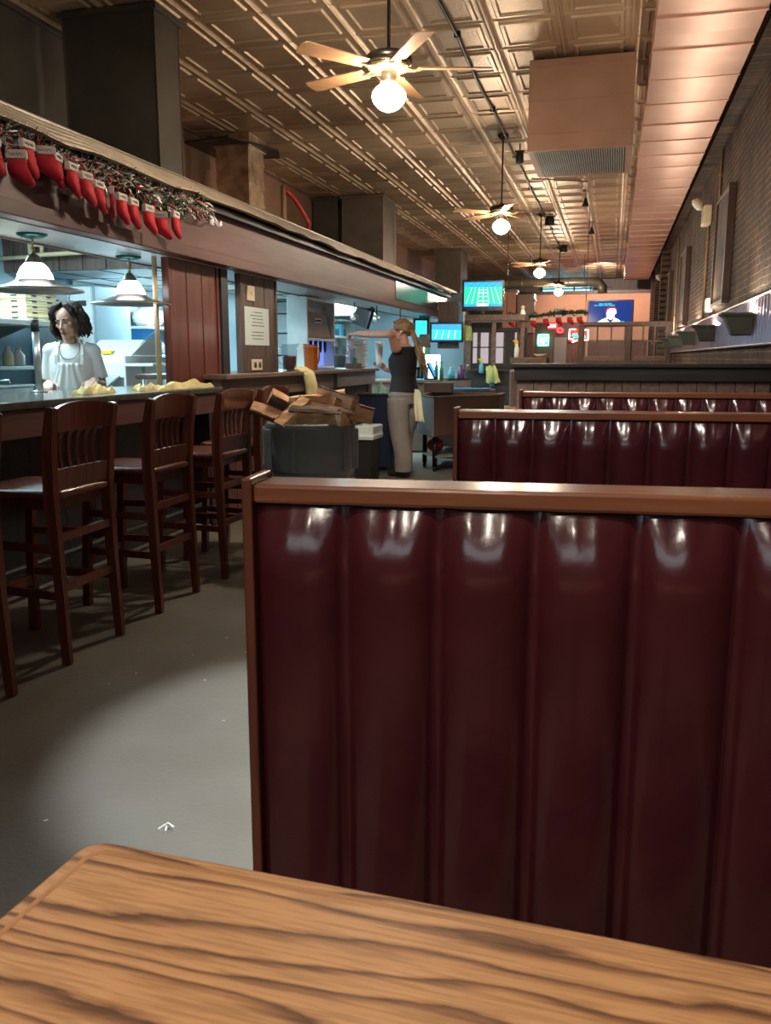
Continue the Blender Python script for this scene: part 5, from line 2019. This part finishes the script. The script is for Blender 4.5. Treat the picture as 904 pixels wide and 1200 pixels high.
for z in (2.1, 2.4, 2.7):
    B(-1.985, -1.95, 22.0, 22.45, z, z + .03).build('shelf_edge', 'ledge_wood', t)
B(-2.40, -1.98, 22.02, 22.4, 0, 1.9, .01).build('lower_cabinet', 'mahogany_y', t)

rng = random.Random(21)
t = thing('pine_garland', 'dark pine garland strung across the room before the back wall', 'garland', (-1.3, 17, 2.1))
def g2(u):
    return (-2.05 + 1.5 * u, 17.0, 2.115 - .03 * sin(pi * 2 * u) + (.02 if u > .9 else 0))
tinsel(1500, g2, .055, 'pine', rng, .07, .006).build('pine_needles', 'pine', t, normals=False)
mb = MB()
mb.tube([g2(k / 20) for k in range(21)], .02, 8)
mb.build('core_wire', 'pine', t)
MB().tube([(-2.05, 17, 2.115), (-2.05, 17, 4.12)], .006).build('left_wire', 'black', t)
MB().tube([(-.56, 17, 2.12), (-.56, 17, 4.12)], .006).build('right_wire', 'black', t)
for lab, u in (('red stocking on the far pine garland, leftmost', .06), ('red stocking on the far pine garland, second', .2), ('red stocking on the far pine garland, third', .34), ('red stocking on the far pine garland, fourth', .5), ('red stocking on the far pine garland, fifth', .66), ('red stocking on the far pine garland, sixth', .8), ('red stocking on the far pine garland, rightmost', .92)):
    x, y, z = g2(u)
    dup(first_st if False else bpy.data.objects['stocking'], (x, y - .03, z - .04), radians(-90 + rng.uniform(-20, 20)), lab, 'red stockings on the far garland').scale = (1.15, 1.15, 1.15)
t = thing('ornament', 'small pale figure ornament on the left end of the pine garland', 'ornament', (-2.2, 15.6, 2.04))
MB().lathe([(.05, 2.036), (.055, 2.06), (.03, 2.13), (.02, 2.14)], (-1.60, 15.6, 0), 14).build('figure_body', 'white', t)
MB().ball((-1.60, 15.6, 2.17), .035).build('figure_head', 'pale_cloth', t)

# partition with the neon signs
struct('wall_rear', B(-3.3, -.9, 28.3, 28.42, 0, 2.40), 'dark_wood')
d = struct('door_1', B(-1.87, -1.49, 28.26, 28.299, 0, 1.93, .004), 'grey_trim')
B(-1.57, -1.53, 28.24, 28.26, .95, 1.05, .003).build('door_handle', 'silver', d)
def rrect2(cx, cz, w, h, r, n=5):
    return [(cx + x, cz + z) for x, z in rrect(w / 2, h / 2, r, n)]
def neon(label, x, z, w, h, tubes, back, cat='neon sign'):
    t = thing('neon_sign', label, cat, (x, 28.23, z), 0, 'neon signs on the back partition')
    B(x - w / 2, x + w / 2, 28.24, 28.29, z - h / 2, z + h / 2, .01).build('backing', back, t)
    for nm, pts, m, r in tubes:
        MB().tube([(x + a * w / 2, 28.21, z + b * h / 2) for a, b in pts], r, 6).build(nm, m, t)
    return t
rr_ = [(a, b) for a, b in rrect2(0, 0, 1.8, 1.75, .4)]
rr_.append(rr_[0])
sq = [(-.6 + .1 * k, .25 * sin(k * 1.9)) for k in range(13)]
neon('green neon sign with white glow beside the grey door', -2.22, 1.85, .36, .38, [('border_tube', rr_, 'neon_green', .022), ('glow_tube', [(-.6, .35), (.6, .35)], 'neon_green', .04), ('glow_tube', [(-.6, 0), (.6, 0)], 'neon_green', .05), ('glow_tube', [(-.6, -.35), (.4, -.35), (-.2, -.7)], 'neon_green', .035)], 'neon_teal')
neon('white and green neon sign with red glow, right of the grey door', -1.12, 1.99, .62, .42, [('border_tube', [(-.3, .9), (-.9, .9), (-.95, -.5), (-.5, -.6), (-.6, -1.0), (-.1, -.7)], 'neon_white', .022), ('border_tube', [(.6, .8), (.95, .8), (.95, -.7), (.4, -.7)], 'neon_white', .022), ('emblem_tube', [(-.6 + .1 * k, -.1 + .4 * sin(k * 1.9)) for k in range(14)], 'neon_teal', .032)], 'red_plastic')
neon('round red neon sign above the grey door', -1.70, 2.15, .21, .17, [('border_tube', [(.8 * cos(a * pi / 6), .8 * sin(a * pi / 6)) for a in range(13)], 'neon_red', .03)], 'red_plastic')
neon('small red square neon sign high on the partition', -1.95, 2.29, .28, .16, [('letter_tube', [(-.8, -.5), (-.7, .6), (-.5, -.4), (-.3, .6), (-.2, -.5)], 'neon_white', .016), ('letter_tube', [(.1, .6), (.1, -.5), (.1, 0), (.6, 0), (.6, .6), (.6, -.5)], 'neon_white', .016)], 'neon_red')
lamp('POINT', 'neon_glow', (-.9, 28.0, 1.95), 14, (1, .05, .04), .15)
tv('television', 'large wall television showing a man in a white shirt on navy', (-.2, 30.9, 2.37), 1.50, .87, 0, 'man')
struct('trim_6', B(-.9, 1.05, 30.94, 30.999, 0, 1.9), 'mahogany_y')
struct('trim_7', B(-3.3, 1.25, 30.93, 31.2, 3.46, 3.56), 'dark_wood')
t = thing('wall_vent', 'small grey vent on the terracotta back wall', 'vent', (-1.95, 30.97, 2.9))
B(-2.10, -1.80, 30.97, 30.999, 2.82, 2.98, .004).build('frame', 'grey_trim', t)
mb = MB()
for k in range(5):
    mb.box(-2.08, -1.82, 30.96, 30.972, 2.84 + k * .026, 2.852 + k * .026)
mb.build('slat', 'grille', t)
t = thing('spiral_duct', 'round grey duct crossing under the ceiling before the back opening', 'air duct', (-1.6, 24, 3.2))
mb = MB()
mb.tube([(-5.4, 25, 3.36), (-.72, 25, 3.36), (-.50, 25.03, 3.34), (-.40, 25.05, 3.22), (-.40, 25.05, 3.05)], .13, 20)
mb.build('pipe', 'grey_duct', t)
mb = MB()
for k in range(11):
    x = -5.2 + k * .43
    mb.tube([(x, 25, 3.36), (x + .03, 25, 3.36)], .137, 20)
mb.build('spiral_seam', 'grey_duct', t)
mb = MB()
for x in (-4, -2.4, -.9):
    mb.tube([(x, 25, 3.3), (x, 25, 4.12)], .008)
mb.build('hanger', 'black_metal', t)
t = thing('back_fan', 'dark industrial fan in the blue-lit back opening', 'fan', (-.7, 32.3, 3.75))
MB().lathe([(.1, 3.72), (.1, 3.86)], (-.7, 32.3, 0), 16).build('motor_housing', 'black', t)
for k in range(4):
    a = pi / 2 * k + .3
    mb = MB()
    mb.box(.1, .55, -.06, .06, 3.76, 3.77, .003, Matrix.Translation((-.7, 32.3, 0)) @ Matrix.Rotation(a, 4, 'Z'))
    mb.build('blade', 'black', t)
MB().tube([(-.7, 32.3, 3.86), (-.7, 32.3, 4.16)], .02).build('rod', 'black', t)

# litter on the floor
mb = MB()
mb.bar([(-1.17, 1.95, .002), (-1.15, 1.97, .012), (-1.13, 1.965, .004)], .012, .006, (0, 0, 1))
mb.bar([(-1.155, 1.975, .006), (-1.145, 1.945, .004)], .010, .005, (0, 0, 1))
tag(mb.build('paper_scrap', 'white'), 'curled white scrap of paper on the bare floor', 'scrap')
mb = MB()
r4 = random.Random(8)
for k in range(16):
    x, y = r4.uniform(-2.0, -.7), r4.uniform(1.7, 3.6)
    a = r4.uniform(0, pi)
    s = r4.uniform(.002, .006)
    mb.box(-s, s, -s * .35, s * .35, .0005, .003, 0, Matrix.Translation((x, y, 0)) @ Matrix.Rotation(a, 4, 'Z'))
tag(mb.build('floor_crumbs', 'white'), 'tiny pale crumbs scattered over the floor', 'crumbs', kind='stuff')


# ------------------------------------------------------------------ people
def fuse(mb, name, m, parent, voxel=.007, smooth=4, label=None):
    """join overlapping closed volumes into one continuous skin"""
    me = bpy.data.meshes.new('tmp')
    bmesh.ops.recalc_face_normals(mb.bm, faces=mb.bm.faces[:])
    mb.bm.to_mesh(me)
    mb.bm.free()
    o = bpy.data.objects.new('tmp', me)
    COL.objects.link(o)
    r = o.modifiers.new('r', 'REMESH')
    r.mode = 'VOXEL'
    r.voxel_size = voxel
    if smooth:
        s = o.modifiers.new('s', 'SMOOTH')
        s.factor = .5
        s.iterations = smooth
    dg = bpy.context.evaluated_depsgraph_get()
    dg.update()
    out = bpy.data.meshes.new_from_object(o.evaluated_get(dg))
    bpy.data.objects.remove(o)
    bpy.data.meshes.remove(me)
    out.name = name
    out.materials.clear()
    out.materials.append(M[m])
    for p in out.polygons:
        p.use_smooth = True
    q = bpy.data.objects.new(name, out)
    COL.objects.link(q)
    q.parent = parent
    if label:
        q['label'] = label
    return q


def caps(mb, pts, rad):
    """tapered limb with rounded ends and joints"""
    mb.tube(pts, list(rad), 14)
    for p, r in zip(pts, rad):
        mb.ball(p, r * .995, seg=14)


def torso(mb, rings, n=28):
    R = []
    for z, cx_, cy_, rx, ry in rings:
        R.append([(cx_ + rx * cos(2 * pi * k / n), cy_ + ry * sin(2 * pi * k / n), z) for k in range(n)])
    mb.loft(R)


def hand(mb, wrist, d, up, curl=.5, side=1, s=1.0):
    """palm and five fingers; d = direction of the fingers, up = back of the hand, side = thumb side sign"""
    w, d, up = Vector(wrist), Vector(d).normalized(), Vector(up).normalized()
    lat = d.cross(up).normalized() * side
    up = lat.cross(d).normalized() * side
    for q in (-.026, -.009, .009, .026):
        caps(mb, [tuple(w + lat * q * .6 * s), tuple(w + d * .085 * s + lat * q * s)], [.017 * s, .014 * s])
    for q, L in ((.027, .068), (.0095, .078), (-.0095, .072), (-.027, .055)):
        p0 = w + d * .085 * s + lat * q * s
        a1, a2, a3 = curl * .5, curl * 1.1, curl * 1.7
        p1 = p0 + (d * cos(a1) - up * sin(a1)) * L * .45 * s
        p2 = p1 + (d * cos(a2) - up * sin(a2)) * L * .32 * s
        p3 = p2 + (d * cos(a3) - up * sin(a3)) * L * .26 * s
        caps(mb, [tuple(p0), tuple(p1), tuple(p2), tuple(p3)], [.0098 * s, .009 * s, .0082 * s, .007 * s])
    t0 = w + d * .022 * s + lat * .026 * s
    t1 = t0 + (d * .6 + lat * .75 - up * .2).normalized() * .042 * s
    t2 = t1 + (d * .9 + lat * .2 - up * .35).normalized() * .032 * s
    caps(mb, [tuple(t0), tuple(t1), tuple(t2)], [.014 * s, .0105 * s, .0085 * s])


def head_shape(mb, T, s=1.0):
    """head facing -y about its own centre, placed by T"""
    h = MB()
    h.ball((0, .012, .03), .092 * s, (.86, 1.05, 1.0), 28)          # skull
    h.ball((0, -.022, -.035), .068 * s, (.86, .92, 1.12), 24)       # face
    h.ball((0, -.052, -.092), .030 * s, (1.1, .85, .8), 18)         # chin
    for x in (-.04, .04):
        h.ball((x, -.058, -.012), .026 * s, (1, .7, .8), 14)        # cheekbone
        h.ball((x * .9, -.018, -.075), .032 * s, (.8, 1.2, .8), 14)  # jaw
        h.ball((x * .75, -.078, .022), .014 * s, (1.6, .6, .5), 12)  # brow
        h.ball((x * 2.0, .012, -.012), .022 * s, (.35, .75, 1.2), 12)  # ear
    caps(h, [(0, -.080, .012), (0, -.098, -.022), (0, -.102, -.030)], [.008 * s, .011 * s, .0135 * s])
    for x in (-.011, .011):
        h.ball((x, -.090, -.033), .0085 * s, seg=10)
    h.ball((0, -.078, -.060), .0135 * s, (1.5, .7, .55), 12)        # lips
    h.bm.transform(T)
    h2 = bpy.data.meshes.new('tmp')
    h.bm.to_mesh(h2)
    mb.bm.from_mesh(h2)
    bpy.data.meshes.remove(h2)
    h.bm.free()


def face_parts(body, T):
    for x in (-.032, .032):
        mb = MB()
        mb.ball((x, -.0745, .006), .0115, (1.15, .75, .62), 14)
        mb.bm.transform(T)
        e = mb.build('eye', 'eye_white', body)
        mb = MB()
        mb.ball((x, -.0838, .005), .0066, seg=10)
        mb.bm.transform(T)
        mb.build('iris', 'iris', body)
    mb = MB()
    mb.tube([(-.022, -.0835, -.061), (-.008, -.0885, -.0585), (0, -.0885, -.0595), (.008, -.0885, -.0585), (.022, -.0835, -.061)], [.002, .0045, .0045, .0045, .002], 8)
    mb.tube([(-.018, -.0835, -.066), (0, -.088, -.068), (.018, -.0835, -.066)], [.002, .005, .002], 8)
    mb.bm.transform(T)
    mb.build('mouth', 'lip', body)


def brows(body, T, m):
    mb = MB()
    for s in (-1, 1):
        mb.tube([(s * .014, -.0865, .024), (s * .032, -.086, .030), (s * .048, -.074, .025)], [.003, .004, .002], 6)
    mb.bm.transform(T)
    mb.build('eyebrows', m, body)


def curls(mb, rng, pts, n, spread, ln, r, wave=.012, down=1.0):
    """locks of wavy hair hanging from anchor points"""
    for _ in range(n):
        p = Vector(rng.choice(pts)) + Vector((rng.gauss(0, spread), rng.gauss(0, spread), rng.gauss(0, spread)))
        d = Vector((p.x, p.y * .9, 0))
        d = d.normalized() if d.length > 1e-3 else Vector((0, 1, 0))
        L = ln * rng.uniform(.7, 1.15)
        ph = rng.uniform(0, 6)
        q = []
        for k in range(7):
            t_ = k / 6
            o = d * (.018 * sin(t_ * pi * .7)) + Vector((cos(ph + t_ * 7), sin(ph + t_ * 7), 0)) * wave * t_
            q.append(tuple(p + o + Vector((0, 0, -L * t_ * down))))
        mb.tube(q, [r * .6, r, r * 1.1, r * 1.05, r * .9, r * .7, r * .25], 7)


# --- the cook behind the counter
cook = thing('person', 'person with dark curly hair in a white t-shirt and apron, standing behind the counter', 'person', (-3.92, 5.67, 0), radians(24), world=False)
HT = Matrix.Translation((.0, -.03, 1.555)) @ Matrix.Rotation(radians(-26), 4, 'Z') @ Matrix.Rotation(radians(8), 4, 'X') @ Matrix.Rotation(radians(-5), 4, 'Y') @ Matrix.Scale(1.06, 4)
b = MB()
head_shape(b, HT)
caps(b, [(0, .015, 1.36), (0, -.005, 1.42), (0, -.018, 1.48)], [.062, .056, .056])
torso(b, [(.78, 0, 0, .14, .10), (.86, 0, 0, .165, .115), (.98, 0, 0, .15, .10), (1.08, 0, -.005, .140, .10), (1.2, 0, -.01, .146, .112), (1.30, 0, 0, .146, .105), (1.37, 0, .01, .11, .08), (1.41, 0, .012, .06, .055)])
for s in (-1, 1):
    caps(b, [(s * .09, 0, .84), (s * .10, -.01, .47), (s * .10, .02, .09)], [.088, .058, .042])
    caps(b, [(s * .10, .03, .045), (s * .105, -.12, .035)], [.042, .036])
LA = [(.150, .01, 1.345), (.195, .035, 1.10), (.175, -.16, 1.13)]
RA = [(-.150, .01, 1.345), (-.185, .03, 1.09), (-.14, -.17, 1.115)]
for A in (LA, RA):
    caps(b, A, [.050, .040, .029])
hand(b, LA[2], (-.15, -1, -.12), (0, .1, 1), .6, 1)
hand(b, RA[2], (.15, -1, -.12), (0, .1, 1), .6, -1)
body = fuse(b, 'body', 'skin', cook, .0062, 3)
face_parts(body, HT)
brows(body, HT, 'brown_hair')
mb = MB()
torso(mb, [(.80, 0, 0, .178, .128), (.9, 0, 0, .178, .128), (1.0, 0, 0, .158, .120), (1.1, 0, -.005, .156, .120), (1.2, 0, -.01, .162, .126), (1.30, 0, 0, .162, .120), (1.36, 0, .01, .135, .098), (1.395, 0, .012, .085, .075), (1.40, 0, .012, .07, .065)])
for s, A in ((1, LA), (-1, RA)):
    sh, el = Vector(A[0]), Vector(A[1])
    mid = sh.lerp(el, .82)
    mb.tube([tuple(sh + Vector((-s * .06, 0, .018))), tuple(sh), tuple(sh.lerp(el, .4)), tuple(mid)], [.060, .060, .058, .064], 18)
    mb.ball(tuple(sh), .062, seg=16)
fuse(mb, 't_shirt', 'white_shirt', cook, .0065, 9)
mb = MB()
def ap(u, v):
    z = .62 + v * .64
    half = radians(62) if z < 1.0 else radians(62 - 34 * min(1, (z - 1.0) / .22))
    a = -pi / 2 + (2 * u - 1) * half
    rx, ry = .176, .142
    if z < .85:
        rx += (.85 - z) * .12
        ry += (.85 - z) * .12
    f = .004 * sin(u * 17 + v * 5) + .003 * sin(u * 31)
    return ((rx + f) * cos(a), -.004 + (ry + f) * sin(a), z)
mb.grid(ap, 40, 36)
thicken(mb, .004)
apn = mb.build('apron', 'apron', cook)
mb = MB()
for s in (-1, 1):
    mb.bar([(s * .088, -.128, 1.25), (s * .092, -.112, 1.32), (s * .088, -.06, 1.395), (s * .07, .03, 1.43), (0, .085, 1.435)], .022, .004, (1, .2, 0))
mb.build('neck_strap', 'apron', apn)
mb = MB()
mb.tube([(s * .075 * cos(a), -.03 - .085 * sin(a) if False else -.075 - .06 * sin(a), 1.385 - .10 * sin(a)) for a in [pi * k / 14 for k in range(15)] for s in (1,)], .0035, 6)
mb.build('necklace', 'pewter', cook)
mb = MB()
for s in (-1, 1):
    mb.tube([(s * .09, 0, .86), (s * .10, -.01, .48), (s * .10, .02, .10)], [.105, .078, .068], 18)
torso(mb, [(.80, 0, 0, .185, .13), (.93, 0, 0, .172, .124)])
fuse(mb, 'trousers', 'dark_trouser', cook, .008, 3)
mb = MB()
for s in (-1, 1):
    caps(mb, [(s * .10, .04, .05), (s * .105, -.14, .04)], [.05, .042])
fuse(mb, 'shoes', 'shoe', cook, .007, 2)
# hair: cap with locks to the collar, open around the face
hr = random.Random(5)
mb = MB()
mb.ball((0, .038, .055), .099, (.97, .98, .94), 26)
mb.ball((0, .06, -.02), .082, (1.0, .75, 1.05), 22)
anch = []
for a in range(-40, 221, 10):
    for e in (15, 35, 60):
        x, y = cos(radians(a)), sin(radians(a))
        anch.append((x * .092 * cos(radians(e)), .02 + y * .098 * cos(radians(e)), .04 + .10 * sin(radians(e))))
low = [p for p in anch if p[1] > -.02]
curls(mb, hr, low, 84, .006, .165, .0155, .022)
curls(mb, hr, [(s * .088, -.045 + .012 * k, .05 - .01 * k) for s in (-1, 1) for k in range(4)], 22, .004, .12, .013, .012)
for k in range(26):
    s = hr.choice((-1, 1))
    x = s * hr.uniform(.004, .06)
    mb.tube([(x * .2 + .004, -.02, .142), (x * .7 + s * .02, -.058, .118), (x * .5 + s * .062, -.064, .075), (x * .3 + s * .082, -.05, .02), (x * .3 + s * .088, -.045, -.03)], [.012, .014, .014, .012, .006], 7)
mb.bm.transform(HT)
fuse(mb, 'hair', 'brown_hair', cook, .0045, 1)
mb = MB()
mb.tube([(.205, -.128, 1.155), (.212, -.11, 1.15), (.215, -.118, 1.135)], .004, 5)
mb.tube([(.035, -.062, 1.445), (.045, -.052, 1.425), (.038, -.056, 1.41)], .004, 5)
mb.build('tattoo_mark', 'ink', body)

# --- the server reaching over the plates
srv = thing('person', 'person with long blond hair in black sleeveless top and grey trousers reaching over the plates', 'person', (-2.22, 9.2, 0), radians(-118), world=False)
srv.scale = (1.13, 1.13, 1.0)
HT = Matrix.Translation((.0, -.025, 1.585)) @ Matrix.Rotation(radians(30), 4, 'Z') @ Matrix.Rotation(radians(6), 4, 'X') @ Matrix.Scale(.98, 4)
b = MB()
head_shape(b, HT)
caps(b, [(0, .03, 1.39), (0, .012, 1.45), (0, -.005, 1.51)], [.052, .047, .048])
torso(b, [(.82, 0, .01, .15, .11), (.90, 0, .012, .165, .12), (1.0, 0, .005, .14, .10), (1.10, 0, 0, .125, .088), (1.2, 0, -.012, .14, .108), (1.28, 0, -.012, .15, .11), (1.36, 0, .01, .135, .085), (1.41, 0, .025, .085, .06), (1.44, 0, .025, .05, .048)])
for s in (-1, 1):
    dy = .05 if s > 0 else -.13
    caps(b, [(s * .085, .01, .87), (s * .09, .0 + dy * .6, .49), (s * .09, .03 + dy, .09)], [.092, .058, .040])
    caps(b, [(s * .09, .04 + dy, .045), (s * .095, -.11 + dy, .033)], [.040, .034])
LA = [(.165, .045, 1.40), (.285, .09, 1.545), (.25, -.18, 1.545), (.285, -.33, 1.555)]
RA = [(-.16, .03, 1.385), (-.16, -.155, 1.10), (-.04, -.27, 1.17)]
caps(b, LA, [.056, .048, .040, .030])
caps(b, RA, [.048, .040, .028])
hand(b, LA[3], (.22, -1, -.08), (.1, -.1, 1), .95, 1)
hand(b, RA[2], (.1, -.75, .55), (-.9, .2, .3), .8, -1)
body = fuse(b, 'body', 'skin', srv, .0062, 3)
face_parts(body, HT)
brows(body, HT, 'blond_hair')
mb = MB()
torso(mb, [(.885, 0, .012, .182, .137), (.95, 0, .008, .168, .128), (1.02, 0, .004, .150, .112), (1.10, 0, 0, .138, .102), (1.2, 0, -.013, .154, .123), (1.28, 0, -.013, .160, .123), (1.34, 0, .005, .150, .102), (1.385, 0, .02, .125, .078), (1.41, 0, .027, .092, .064), (1.415, 0, .027, .078, .058)])
for s in (-1, 1):
    mb.ball((s * .135, .035, 1.375), .060, (.85, .95, .85), 16)
fuse(mb, 'sleeveless_top', 'black_shirt', srv, .0062, 3)
mb = MB()
torso(mb, [(.80, 0, .012, .172, .125), (.90, 0, .012, .182, .136), (.955, 0, .008, .165, .124)])
for s in (-1, 1):
    dy = .05 if s > 0 else -.13
    mb.tube([(s * .088, .012, .86), (s * .092, .012, .70), (s * .094, .004 + dy * .6, .48), (s * .092, .032 + dy, .25), (s * .092, .035 + dy, .065)], [.112, .106, .096, .090, .086], 20)
tr = fuse(mb, 'trousers', 'grey_trouser', srv, .0068, 3)
mb = MB()
mb.tube([(.150, -.085, .945), (.175, -.045, .91), (.178, -.01, .86)], .004, 6)
mb.tube([(.186, .012, .84), (.188, .01, .70), (.180, .012, .50), (.172, .05, .2)], .003, 6)
mb.build('seam', 'grey_trim', tr)
mb = MB()
for s in (-1, 1):
    dy = .05 if s > 0 else -.13
    caps(mb, [(s * .09, .05 + dy, .05), (s * .095, -.13 + dy, .038)], [.047, .038])
fuse(mb, 'shoes', 'shoe', srv, .007, 2)
hr = random.Random(15)
mb = MB()
mb.ball((0, .022, .042), .0985, (.93, 1.08, .97), 26)
mb.ball((0, .075, -.005), .062, (1.05, .8, 1.0), 18)
for k in range(30):
    s = hr.choice((-1, 1))
    x = s * hr.uniform(.004, .05)
    mb.tube([(x * .2, -.06, .118), (x + s * .02, -.055, .098), (s * .078, -.01, .055 + hr.uniform(-.02, .02)), (s * .07, .06, -.01), (s * .02, .11, -.03)], [.009, .011, .012, .012, .010], 7)
# long loose tail falling down the back
for k in range(46):
    x = hr.uniform(-.035, .035)
    ph = hr.uniform(0, 6)
    L = hr.uniform(.32, .46)
    q = []
    for i in range(9):
        t_ = i / 8
        q.append((x * (1 + 1.3 * t_) + .008 * sin(ph + t_ * 5), .105 + .075 * t_ ** .8 + .014 * sin(ph * 2 + t_ * 4) + .02 * (hr.random() - .5) * t_, -.02 - L * t_))
    mb.tube(q, [.012, .013, .0135, .013, .012, .012, .011, .009, .004], 7)
mb.bm.transform(HT)
fuse(mb, 'hair', 'blond_hair', srv, .0045, 1)
mb = MB()
for s in (-1, 1):
    ring = [(s * .034 + .024 * cos(a), -.098 + abs(.012 * cos(a)), .004 + .019 * sin(a)) for a in [2 * pi * k / 16 for k in range(17)]]
    mb.tube(ring, .0025, 6)
    mb.tube([(s * .058, -.088, .008), (s * .082, -.03, .012), (s * .084, .02, .004)], .0025, 6)
mb.tube([(-.011, -.099, .008), (.011, -.099, .008)], .0025, 6)
mb.bm.transform(HT)
mb.build('glasses', 'black', srv)
mb = MB()
mb.ball((.084, .004, -.012), .012, seg=10)
mb.tube([(.088, .002, -.016), (.087, -.006, -.042)], .005, 7)
mb.bm.transform(HT)
mb.build('earbud', 'white', srv)
mb = MB()
mb.tube([(.02, -.138, 1.20), (.03, -.136, 1.27), (.06, -.10, 1.345), (.07, -.02, 1.405)], .004, 6)
mb.tube([(-.02, -.138, 1.20), (.0, -.138, 1.22), (.012, -.137, 1.25), (.035, -.125, 1.31)], .004, 6)
mb.build('apron_string', 'grey_trim', srv)
# towel tucked in the waistband, and the tall cup in the lower hand
o = hanging_cloth('hand_towel', "pale yellow towel hanging from the server's back pocket", [(-2.055, 9.10, .955), (-2.025, 9.04, .93), (-2.01, 9.02, .80), (-1.995, 9.00, .62)], (.07, .15), 'pale_cloth', 1.5, .010, .008, side=(.75, -.66, 0), seed=1)
t = thing('paper_cup', "tall white cup stack held upright in the server's lower hand", 'cup', (-2.53, 9.33, 1.19))
MB().lathe([(.030, 1.19), (.034, 1.25), (.045, 1.46), (.048, 1.465), (.048, 1.475), (.042, 1.47), (.03, 1.2)], (-2.535, 9.33, 0), 24).build('cup_wall', 'white', t)
mb = MB()
for k in range(3):
    mb.lathe([(.0475, 1.44 - k * .02), (.049, 1.444 - k * .02), (.0465, 1.448 - k * .02)], (-2.535, 9.33, 0), 24, cap=False)
mb.build('rim', 'white', t)

# ------------------------------------------------------------------ tidy up
for o in bpy.data.objects:
    if '_org' in o:
        del o['_org']
